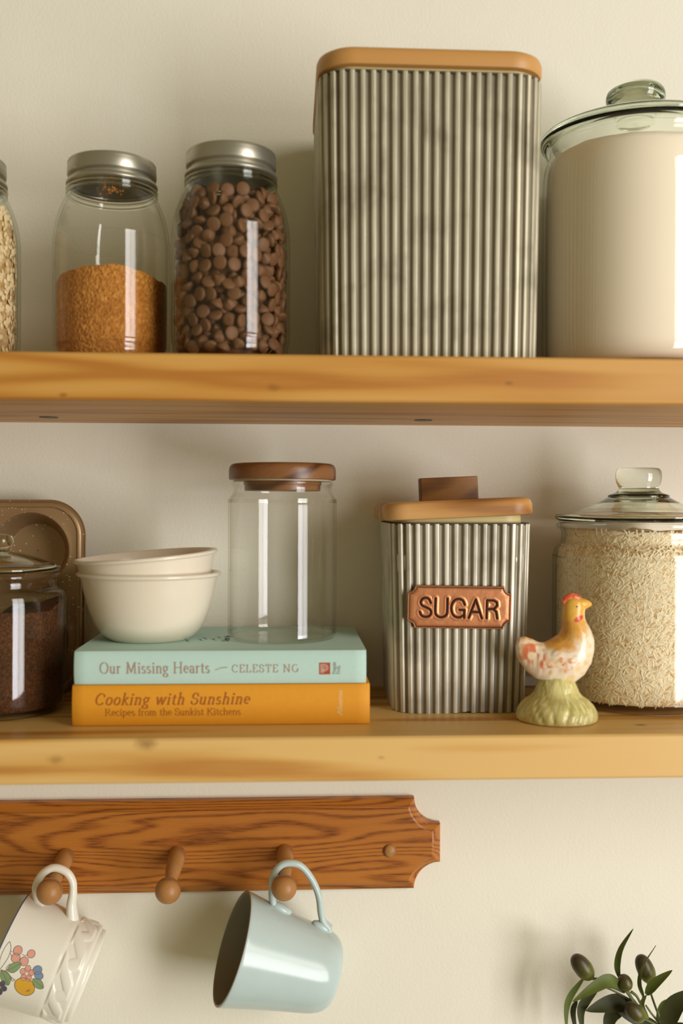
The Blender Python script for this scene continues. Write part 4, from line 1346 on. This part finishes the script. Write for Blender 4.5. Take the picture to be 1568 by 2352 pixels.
def comb_colours(co):
    n = vnoise(co, 400, 6)
    return lerp(np.repeat(c3(222, 72, 34), len(co), 0), c3(228, 132, 58), sstep(0.45, 0.7, n))
paint(comb, comb_colours)
mb = MB()
ex, ez = hpt(978, 320)
for s in (-1, 1):
    mb.sphere((ex, s*0.00775, ez), 0.0006, 0.0006, 0.0006, 12, 8)
e_ = mb.build('eye', plain('eye_brown', srgb(70, 36, 10), rough=0.3), HEN, 60)

# ================================================================== peg rack
RK = thing('peg_rack', 'dark varnished oak peg rack screwed to the wall under the shelves', 'peg rack', (0.0, 0.0, 1.1172))
RX0, RX1, RZ, RC = -0.47, 0.1525, 0.0912, 0.0262
def rack_outline(ins):
    pts = []
    x0, x1, z0, z1 = RX0+ins, RX1-ins, ins, RZ-ins
    for (cx, cz), sx, sz in (((RX1, 0.0), 1, 0), ((RX1, RZ), 1, 1), ((RX0, RZ), -1, 1), ((RX0, 0.0), -1, 0)):
        r = RC+0.0*ins
        # concave arc around the board's corner, radius grows with the inset
        r = RC+ins*0.9
        zz = z1 if sz else z0
        dz = abs(zz-cz)
        xx = x1 if sx > 0 else x0
        dx = abs(xx-cx)
        a_h = math.asin(min(1, dz/r))      # on the horizontal edge
        a_v = math.asin(min(1, dx/r))      # on the vertical edge
        arc = []
        n = 14
        for i in range(n+1):
            a = a_h+(PI/2-a_v-a_h)*i/n
            px = cx-math.copysign(1, sx)*r*math.cos(a)
            pz = cz+(-1 if sz else 1)*r*math.sin(a)
            arc.append((px, pz))
        if (sx > 0) == (sz == 0):
            pts += arc
        else:
            pts += arc[::-1]
    return pts
mb = MB()
lay = [(0.0, 0.0), (0.0, -0.0075), (0.0008, -0.0088), (0.0030, -0.0100), (0.0060, -0.0116), (0.0078, -0.0134), (0.0084, -0.0136), (0.0086, -0.0150), (0.0094, -0.0154)]
mb.loft([[(x, y, z) for x, z in rack_outline(i)] for i, y in lay], True, True, True)
board = mb.build('board', M['oak'], RK, 25)
def peg(bx, bz, kx, kz):
    yb, yk = -0.0150, -0.0735
    A, B = Vector((bx, yb+0.003, bz-1.1172)), Vector((kx, yk, kz-1.1172))
    d = (B-A)
    Ln = d.length
    mb = MB()
    kr = 0.0119
    prof = [(0.0, 0.0), (0.0080, 0.0), (0.0083, 0.004), (0.0082, 0.012), (0.0078, 0.022), (0.0070, 0.034), (0.0060, 0.042), (0.0054, Ln-kr-0.002)]
    mb.lathe(prof+[(0.0054, Ln-kr+0.002), (0.0, Ln-kr+0.003)], 40)
    q = d.to_track_quat('Z', 'Y')
    o = mb.build('peg', M['beech'], RK, 40, loc=A, rot=q.to_euler())
    mb = MB()
    mb.sphere((0, 0, Ln), kr, kr, kr, 40, 24)
    mb.build('peg_knob', M['beech'], o, 80)
    return o
peg(-0.2162, 1.1578, -0.2183, 1.1452)
peg(-0.1081, 1.1583, -0.1106, 1.1443)
peg(-0.0026, 1.1588, -0.0035, 1.1450)
mb = MB()
mb.lathe([(0.0, -0.002), (0.0068, -0.002), (0.0068, 0.0005), (0.0060, 0.0022), (0.0040, 0.0034), (0.0, 0.0038)], 32)
sp = mb.build('screw_cap', M['beech'], RK, 50, loc=(0.1011, -0.0152, 1.1578-1.1172), rot=(R(90), 0, 0))
sp['label'] = 'small round wooden screw cap'

# ================================================================== mugs hanging from the pegs
def frame(o, axis, up):
    """x = handle direction, y = across, z = from base to opening"""
    z = Vector(axis).normalized()
    x = Vector(up)
    x = (x-z*x.dot(z)).normalized()
    y = z.cross(x)
    return Matrix(((x.x, y.x, z.x, o[0]), (x.y, y.y, z.y, o[1]), (x.z, y.z, z.z, o[2]), (0, 0, 0, 1)))
BM = thing('mug', 'pale blue mug hanging by its handle from the third peg', 'mug', group='mugs hanging on the peg rack')
BM.matrix_world = frame((-0.0526+0.0002, -0.0610, 1.0846), (-0.9335, -0.1409, 0.3298), (0, 0, 1))
# local z = 0 at the opening, negative towards the base
L_ = 0.1010
out_p = [(0.0, -L_+0.002), (0.026, -L_+0.002), (0.0275, -L_), (0.0300, -L_), (0.0318, -L_+0.0012), (0.0345, -L_+0.0045), (0.0368, -L_+0.0100), (0.0388, -L_+0.0180), (0.0412, -0.066), (0.0436, -0.050), (0.0462, -0.034), (0.0490, -0.018), (0.0512, -0.006), (0.0519, -0.0016), (0.0517, -0.0001)]
rim_p = [(0.0517, -0.0001), (0.0512, 0.0003), (0.0505, 0.0004), (0.0498, 0.0000)]
in_p = [(0.0498, 0.0000), (0.0492, -0.0014), (0.0462, -0.018), (0.0434, -0.034), (0.0408, -0.050), (0.0384, -0.066), (0.0360, -0.080), (0.0335, -0.090), (0.0290, -0.0945), (0.0, -0.0955)]
def mug_profile(p, n=4):
    return [(max(0, q.x), q.z) for q in smoothpath([(r, 0, z) for r, z in p], n)]
mb = MB()
mb.lathe(mug_profile(out_p), 128)
mb.lathe(rim_p, 128, 1)
mb.lathe(mug_profile(in_p), 128, 2)
mb.build('body', [M['blue_glaze'], M['brown_rim'], plain('shaded_inner_glaze', srgb(138, 135, 122), rough=0.35)], BM, 60)  # inner glaze colour darkened to carry the shade inside the mug
mb = MB()
hp = [(0.0462, -0.0346), (0.0472, -0.028), (0.0520, -0.0235), (0.0649, -0.0207), (0.0751, -0.0205), (0.0855, -0.0260), (0.0902, -0.0358), (0.0895, -0.0465), (0.0805, -0.0586), (0.0676, -0.0678), (0.0531, -0.0727), (0.0455, -0.0765), (0.0405, -0.0835)]
hpts = smoothpath([(x, 0.0, z+0.17*max(0, x-0.046)) for x, z in hp], 6)
n = len(hpts)
mb.tube(hpts, [0.0042+0.0020*max(0, 1-k/9)+0.0020*max(0, 1-(n-1-k)/9) for k in range(n)], 20, flat=0.78, nrm=None)
mb.sphere((0.0472, 0, -0.0330), 0.0042, 0.0066, 0.0112, 24, 16, rot=Matrix.Rotation(R(9.5), 3, 'Y'))
mb.sphere((0.0405, 0, -0.0775), 0.0042, 0.0066, 0.0112, 24, 16, rot=Matrix.Rotation(R(9.5), 3, 'Y'))
mb.build('handle', M['blue_glaze'], BM, 70)

WM = thing('mug', 'white mug with painted fruit and woven relief, hanging from the first peg', 'mug', group='mugs hanging on the peg rack')
WAX = (-0.9300, 0.0181, 0.3670)
WO = (-0.2625, -0.0520, 1.0872)
WM.matrix_world = frame(WO, WAX, (0, 0, 1))
def white_r(z):
    d = -z
    return float(np.interp(d, [0, 0.004, 0.02, 0.05, 0.0530, 0.0545, 0.0735, 0.0760, 0.0768, 0.0800, 0.0812], [0.0497, 0.0495, 0.0487, 0.0466, 0.0463, 0.0456, 0.0446, 0.0440, 0.0420, 0.0415, 0.0405]))
mb = MB()
seg = 360
def weave(a, z):
    """two families of broad straps, over and under"""
    u = a*10/(2*PI)
    v = (-z-0.0545)/0.0190
    if v < 0 or v > 1:
        return 0.0
    p = u+v*0.95
    q = u-v*0.40+0.35
    s1 = max(0.0, 1-(abs((p % 1.0)-0.5)/0.30)**2) if abs((p % 1.0)-0.5) < 0.30 else 0.0
    s2 = max(0.0, 1-(abs((q % 1.0)-0.5)/0.22)**2) if abs((q % 1.0)-0.5) < 0.22 else 0.0
    return 0.0013*max(math.sqrt(s1), 0.72*math.sqrt(s2))*min(1, v*9, (1-v)*9)
zs = [0.0, -0.002, -0.01, -0.025, -0.04, -0.05, -0.0525, -0.0540]+list(np.linspace(-0.0548, -0.0735, 46))+[-0.0745, -0.0755, -0.0762, -0.0768, -0.0785, -0.0800, -0.0812]
rings = []
rings.append([(0.0472*math.cos(2*PI*i/seg), 0.0472*math.sin(2*PI*i/seg), -0.0008) for i in range(seg)])
rings.append([(0.0485*math.cos(2*PI*i/seg), 0.0485*math.sin(2*PI*i/seg), 0.0004) for i in range(seg)])
for z in zs:
    r0 = white_r(z)
    rings.append([((r0+weave(2*PI*i/seg, z))*math.cos(2*PI*i/seg), (r0+weave(2*PI*i/seg, z))*math.sin(2*PI*i/seg), z) for i in range(seg)])
for r, z in ((0.0385, -0.0812), (0.0375, -0.0795), (0.0004, -0.0790)):
    rings.append([(r*math.cos(2*PI*i/seg), r*math.sin(2*PI*i/seg), z) for i in range(seg)])
# loft runs downwards, so flip
mb.loft(rings[::-1], True, mi=0)
mb.lathe([(0.0472, -0.0008), (0.0462, -0.02), (0.0442, -0.05), (0.0425, -0.070), (0.0390, -0.0755), (0.0, -0.0765)], 96)
# blue line on the rim
mb.lathe([(0.0484, 0.00055), (0.04985, 0.0001), (0.04985, -0.0009), (0.0484, 0.00055)], 128, 1)
# painted fruit, lying on the glaze
wmat = WM.matrix_world.copy()
view = (Vector((0, -1.0, 1.5))-Vector(WO)).normalized()
WZ, = (Vector(WAX).normalized(),)
Vm = (view-WZ*view.dot(WZ)).normalized()
Sm = WZ.cross(Vm)            # across the axis
inv = wmat.inverted()
def on_mug(px, py, lift):
    """decal sheet coordinates (units of 1/5.708 px on the sheet) to the mug's surface"""
    dx, dy = px/5.708-6.0, py/5.708-238.0
    t = (dx*0.9236+dy*0.3837)*0.000406
    s = (-dx*0.3837+dy*0.9236)*0.000406
    r = white_r(-t)+lift
    s = max(-r*0.995, min(r*0.995, s))
    p = Vector(WO)-WZ*t-Sm*s*SGN+Vm*math.sqrt(max(r*r-s*s, 0))
    return inv @ p
SGN = 1.0 if (-Sm).z < 0 else -1.0
def dot(cx, cy, rx, ry, mi, rot=0, lift=0.00012, n=18, wob=0.0):
    ring = []
    for i in range(n):
        a = 2*PI*i/n
        x, y = rx*math.cos(a)*(1+wob*math.cos(2*a)), ry*math.sin(a)
        ring.append(on_mug(cx+x*math.cos(rot)-y*math.sin(rot), cy+x*math.sin(rot)+y*math.cos(rot), lift))
    c = on_mug(cx, cy, lift)
    mb.add([c]+ring, [(0, i+1, (i+1) % n+1) for i in range(n)], mi)
def line(pts, w, mi, lift=0.00022):
    P2 = [Vector((x, y)) for x, y in pts]
    for p, q in zip(P2[:-1], P2[1:]):
        d = (q-p)
        if d.length < 1e-6:
            continue
        d.normalize()
        nn = Vector((-d.y, d.x))*w*0.5
        mb.add([on_mug(v.x, v.y, lift) for v in (p-nn, q-nn, q+nn, p+nn)], [(0, 1, 2, 3)], mi)
def cpath(pts, n=5):
    return [(p.x, p.y) for p in smoothpath([(x, y, 0) for x, y in pts], n)]
def circle_line(cx, cy, rx, ry, w, mi, rot=0):
    pts = []
    for i in range(21):
        a = 2*PI*i/20
        x, y = rx*math.cos(a), ry*math.sin(a)
        pts.append((cx+x*math.cos(rot)-y*math.sin(rot), cy+x*math.sin(rot)+y*math.cos(rot)))
    line(pts, w, mi)
PINK, GREEN, YEL, BLUE, NAVY, LINE, PALE = 2, 3, 4, 5, 6, 7, 8
for cx, cy, r in ((232, 1455, 54), (212, 1540, 54), (315, 1585, 52), (396, 1505, 48)):
    dot(cx, cy, r, r, PINK)
    circle_line(cx, cy, r, r, 6, LINE)
def leaf_decal(pts, vein):
    c = (sum(p[0] for p in pts)/len(pts), sum(p[1] for p in pts)/len(pts))
    ring = cpath(pts+[pts[0]], 5)[:-1]
    vs = [on_mug(c[0], c[1], 0.00012)]+[on_mug(x, y, 0.00012) for x, y in ring]
    k = len(ring)
    mb.add(vs, [(0, i+1, (i+1) % k+1) for i in range(k)], GREEN)
    line(ring+[ring[0]], 5, LINE)
    line(vein, 5, LINE)
leaf_decal([(110, 1675), (150, 1615), (215, 1590), (282, 1600), (262, 1660), (200, 1705), (150, 1700)], [(110, 1675), (190, 1650), (275, 1605)])
leaf_decal([(38, 1668), (100, 1690), (150, 1740), (160, 1790), (130, 1845), (70, 1815), (35, 1740)], [(40, 1670), (90, 1750), (130, 1840)])
leaf_decal([(430, 1790), (490, 1795), (540, 1830), (560, 1905), (500, 1910), (440, 1870), (425, 1820)], [(430, 1795), (490, 1850), (555, 1900)])
dot(480, 1695, 56, 50, BLUE); circle_line(480, 1695, 56, 50, 6, LINE)
dot(500, 1760, 56, 44, BLUE, 0.5, 0.00016); circle_line(500, 1760, 56, 44, 6, LINE, 0.5)
for k in range(5):
    a = R(72*k-80)
    dot(355+48*math.cos(a), 1728+52*math.sin(a), 44, 36, PINK, a, 0.00018)
    circle_line(355+48*math.cos(a), 1728+52*math.sin(a), 44, 36, 5, LINE, a)
dot(352, 1728, 18, 18, PALE, 0, 0.00026)
dot(330, 1875, 128, 92, YEL, R(28), 0.00020, 30, 0.06)
circle_line(330, 1875, 130, 94, 7, LINE, R(28))
line([(350, 1930), (372, 1918), (380, 1935), (392, 1905)], 6, LINE, 0.0003)
for k in range(5):
    a = R(72*k+20)
    dot(30+48*math.cos(a), 1862+46*math.sin(a), 40, 32, NAVY, a)
    circle_line(30+48*math.cos(a), 1862+46*math.sin(a), 40, 32, 5, LINE, a)
dot(30, 1862, 12, 12, YEL, 0, 0.0003)
for pts in ([(125, 1345), (70, 1420), (25, 1540), (20, 1650)], [(130, 1345), (148, 1420), (125, 1520), (60, 1620), (0, 1690)], [(145, 1455), (175, 1475)], [(145, 1480), (165, 1525)], [(282, 1500), (320, 1520), (355, 1510)],
            [(40, 1665), (110, 1690), (170, 1760), (215, 1790)], [(215, 1790), (180, 1800), (165, 1760)], [(150, 1600), (110, 1640), (100, 1680)], [(15, 1710), (20, 1780)]):
    line(cpath(pts), 6, LINE)
mats = [M['white_glaze'], plain('rim_blue', srgb(84, 92, 118), rough=0.3), plain('fruit_pink', srgb(220, 160, 142), rough=0.3), plain('fruit_green', srgb(134, 160, 112), rough=0.3), plain('fruit_yellow', srgb(220, 168, 54), rough=0.3),
        plain('fruit_blue', srgb(118, 146, 176), rough=0.3), plain('fruit_navy', srgb(78, 88, 108), rough=0.3), plain('fruit_outline', srgb(132, 104, 86), rough=0.4), plain('fruit_pale', srgb(232, 212, 176), rough=0.3)]
mb.build('body', mats, WM, 50)
mb = MB()
hp = [(0.0470, -0.0165), (0.0500, -0.0110), (0.0566, -0.0048), (0.0635, -0.0016), (0.0735, -0.0015), (0.0812, -0.0055), (0.0842, -0.0120), (0.0832, -0.0215), (0.0772, -0.0300), (0.0680, -0.0355), (0.0575, -0.0398), (0.0495, -0.0445), (0.0440, -0.0475)]
hpts = smoothpath([(x, 0.0, z-0.15*max(0, x-0.046)) for x, z in hp], 6)
n = len(hpts)
mb.tube(hpts, [0.0043+0.0022*max(0, 1-k/12)+0.0030*max(0, 1-(n-1-k)/20) for k in range(n)], 20, flat=0.85)
mb.build('handle', M['white_glaze'], WM, 70)

# ================================================================== olive branch at the lower right
OB = thing('olive_branch', 'olive sprig with dark leaves and four olives against the wall', 'plant', (0.388, -0.055, 0.92))
O0 = Vector((0.388, -0.055, 0.92))
LEAVES = [
 ([(0.3213, -0.05, 1.0435), (0.3198, -0.05, 1.0551), (0.3234, -0.05, 1.071), (0.3351, -0.05, 1.0903)], 0.0033, 0, 0.5),
 ([(0.342, -0.06, 1.0289), (0.3372, -0.0633, 1.0434), (0.339, -0.0667, 1.0606), (0.3499, -0.07, 1.0826)], 0.0028, 0, 1.1),
 ([(0.3439, -0.062, 1.0321), (0.3509, -0.066, 1.0443), (0.3661, -0.07, 1.0586)], 0.0048, 0, 0.2),
 ([(0.3184, -0.06, 1.0391), (0.3069, -0.065, 1.0479), (0.2912, -0.07, 1.0441), (0.2684, -0.075, 1.0332)], 0.0063, 0, 0.0),
 ([(0.3265, -0.052, 1.0295), (0.316, -0.051, 1.0353), (0.3047, -0.05, 1.0364)], 0.0026, 0, 0.3),
 ([(0.2851, -0.05, 1.0417), (0.2734, -0.05, 1.026), (0.2694, -0.05, 1.0119), (0.2701, -0.05, 0.9882)], 0.0034, 0, 0.6),
 ([(0.2826, -0.04, 1.0164), (0.279, -0.04, 1.0048), (0.2832, -0.04, 0.9804)], 0.0028, 2, 0.4),
 ([(0.3011, -0.05, 1.0351), (0.2886, -0.05, 1.0212), (0.2837, -0.05, 1.0098), (0.2865, -0.05, 0.9865)], 0.0048, 2, 0.4),
 ([(0.3333, -0.048, 1.0156), (0.315, -0.0515, 1.0191), (0.2871, -0.055, 1.014)], 0.0090, 2, 0.0),
 ([(0.328, -0.04, 1.0046), (0.3162, -0.04, 0.9995), (0.3131, -0.04, 0.9752)], 0.0070, 2, 0.2),
 ([(0.3613, -0.066, 0.9990), (0.368, -0.068, 1.0222), (0.3870, -0.07, 1.0400)], 0.0098, 2, 0.0),
 ([(0.3631, -0.04, 0.9937), (0.369, -0.04, 1.009), (0.3764, -0.04, 1.0159)], 0.0038, 0, 0.2),
 ([(0.3621, -0.05, 0.9931), (0.3399, -0.05, 1.0023), (0.3198, -0.05, 1.010)], 0.0066, 2, 0.2),
 ([(0.3473, -0.058, 1.0062), (0.3407, -0.06, 1.0206), (0.3442, -0.062, 1.0316)], 0.0028, 1, 0.5),
 ([(0.3700, -0.052, 0.9890), (0.3800, -0.060, 0.9960), (0.3940, -0.064, 0.9930)], 0.0070, 2, 0.1),
]
OLIVES = [((0.2838, -0.055, 1.0564), (0.623, 0.0, -0.782), 0.0143, 0.0088), ((0.3237, -0.06, 1.0429), (0.424, 0.0, -0.906), 0.0079, 0.0069),
          ((0.3473, -0.05, 1.051), (0.408, 0.0, -0.913), 0.0147, 0.0084), ((0.3318, -0.065, 1.0168), (0.747, 0.0, -0.665), 0.0113, 0.0079)]
STEMS = [
 [(0.2942, -0.056, 1.0461), (0.3099, -0.056, 1.0418), (0.3206, -0.056, 1.0367), (0.3278, -0.056, 1.0308), (0.3362, -0.053, 1.0179)],
 [(0.3056, -0.05, 1.0355), (0.3245, -0.05, 1.0257), (0.3362, -0.05, 1.0179), (0.3489, -0.05, 1.0038), (0.3634, -0.05, 0.9884), (0.3789, -0.05, 0.9648), (0.3870, -0.055, 0.9253)],
 [(0.3489, -0.052, 1.0377), (0.3512, -0.052, 1.0305), (0.3562, -0.052, 1.0162), (0.3626, -0.052, 1.0001), (0.3672, -0.052, 0.9893), (0.379, -0.052, 0.9659), (0.3880, -0.055, 0.9253)],
 [(0.3286, -0.055, 1.0329), (0.3326, -0.055, 1.0253), (0.3362, -0.052, 1.0204), (0.3471, -0.051, 1.0064)],
 [(0.3452, -0.05, 1.0239), (0.3434, -0.05, 1.0169), (0.3389, -0.05, 1.0245), (0.3335, -0.05, 1.0291)],
 [(0.3443, -0.06, 1.0205), (0.3506, -0.06, 1.0116), (0.3596, -0.06, 1.0008), (0.3659, -0.06, 0.9918), (0.3767, -0.058, 0.9704), (0.3885, -0.055, 0.9253)],
 [(0.3395, -0.063, 1.0098), (0.3508, -0.061, 1.0038), (0.3596, -0.060, 0.9980)],
 [(0.3011, -0.05, 1.0351), (0.3065, -0.05, 1.035), (0.3119, -0.05, 1.0327)],
 [(0.2851, -0.05, 1.0417), (0.2935, -0.053, 1.0440), (0.3000, -0.056, 1.0448)],
]
for st in STEMS:
    pts = smoothpath([Vector(p)-O0 for p in st], 6)
    n = len(pts)
    mb = MB()
    mb.tube(pts, [0.0009+0.0006*k/n for k in range(n)], 10)
    mb.build('stem', M['stem'], OB, 70)
for pts, hw, mi, roll in LEAVES:
    P_ = smoothpath([Vector(p)-O0 for p in pts], 8)
    n = len(P_)
    rings = []
    toward = Vector((-0.3, -0.9, 0.42))
    for k in range(n):
        t_ = (P_[min(k+1, n-1)]-P_[max(k-1, 0)]).normalized()
        sd = t_.cross(toward).normalized()
        nr = sd.cross(t_).normalized()
        a = roll*(0.4+0.9*k/n)
        sd, nr = sd*math.cos(a)+nr*math.sin(a), nr*math.cos(a)-sd*math.sin(a)
        s = k/(n-1)
        w = hw*(math.sin(PI*min(1, s*0.94+0.06))**0.75)*(1-0.25*s)+0.0003
        th = 0.00022
        cup = 0.22*w
        rings.append([P_[k]-sd*w+nr*cup, P_[k]-sd*w*0.5+nr*cup*0.2+nr*th, P_[k]-nr*0.00010+nr*th, P_[k]+sd*w*0.5+nr*cup*0.2+nr*th, P_[k]+sd*w+nr*cup, P_[k]+sd*w*0.5+nr*cup*0.2-nr*th, P_[k]-nr*0.0004, P_[k]-sd*w*0.5+nr*cup*0.2-nr*th])
    mb = MB()
    mb.loft(rings, True, True, True)
    mb.build('leaf', [M['leaf'], M['leaf_pale'], M['leaf_dark']][mi], OB, 50)
for c, d, hl, hw in OLIVES:
    mb = MB()
    prof = [(0.0, -hl)]
    for k in range(1, 16):
        a = PI*k/16
        prof.append((hw*math.sin(a)**0.85*(1.03 if k > 8 else 1.0), -hl*math.cos(a)))
    prof.append((0.0, hl))
    mb.lathe(prof, 32)
    mb.build('olive', M['olive'], OB, 70, loc=Vector(c)-O0, rot=Vector(d).to_track_quat('Z', 'Y').to_euler())
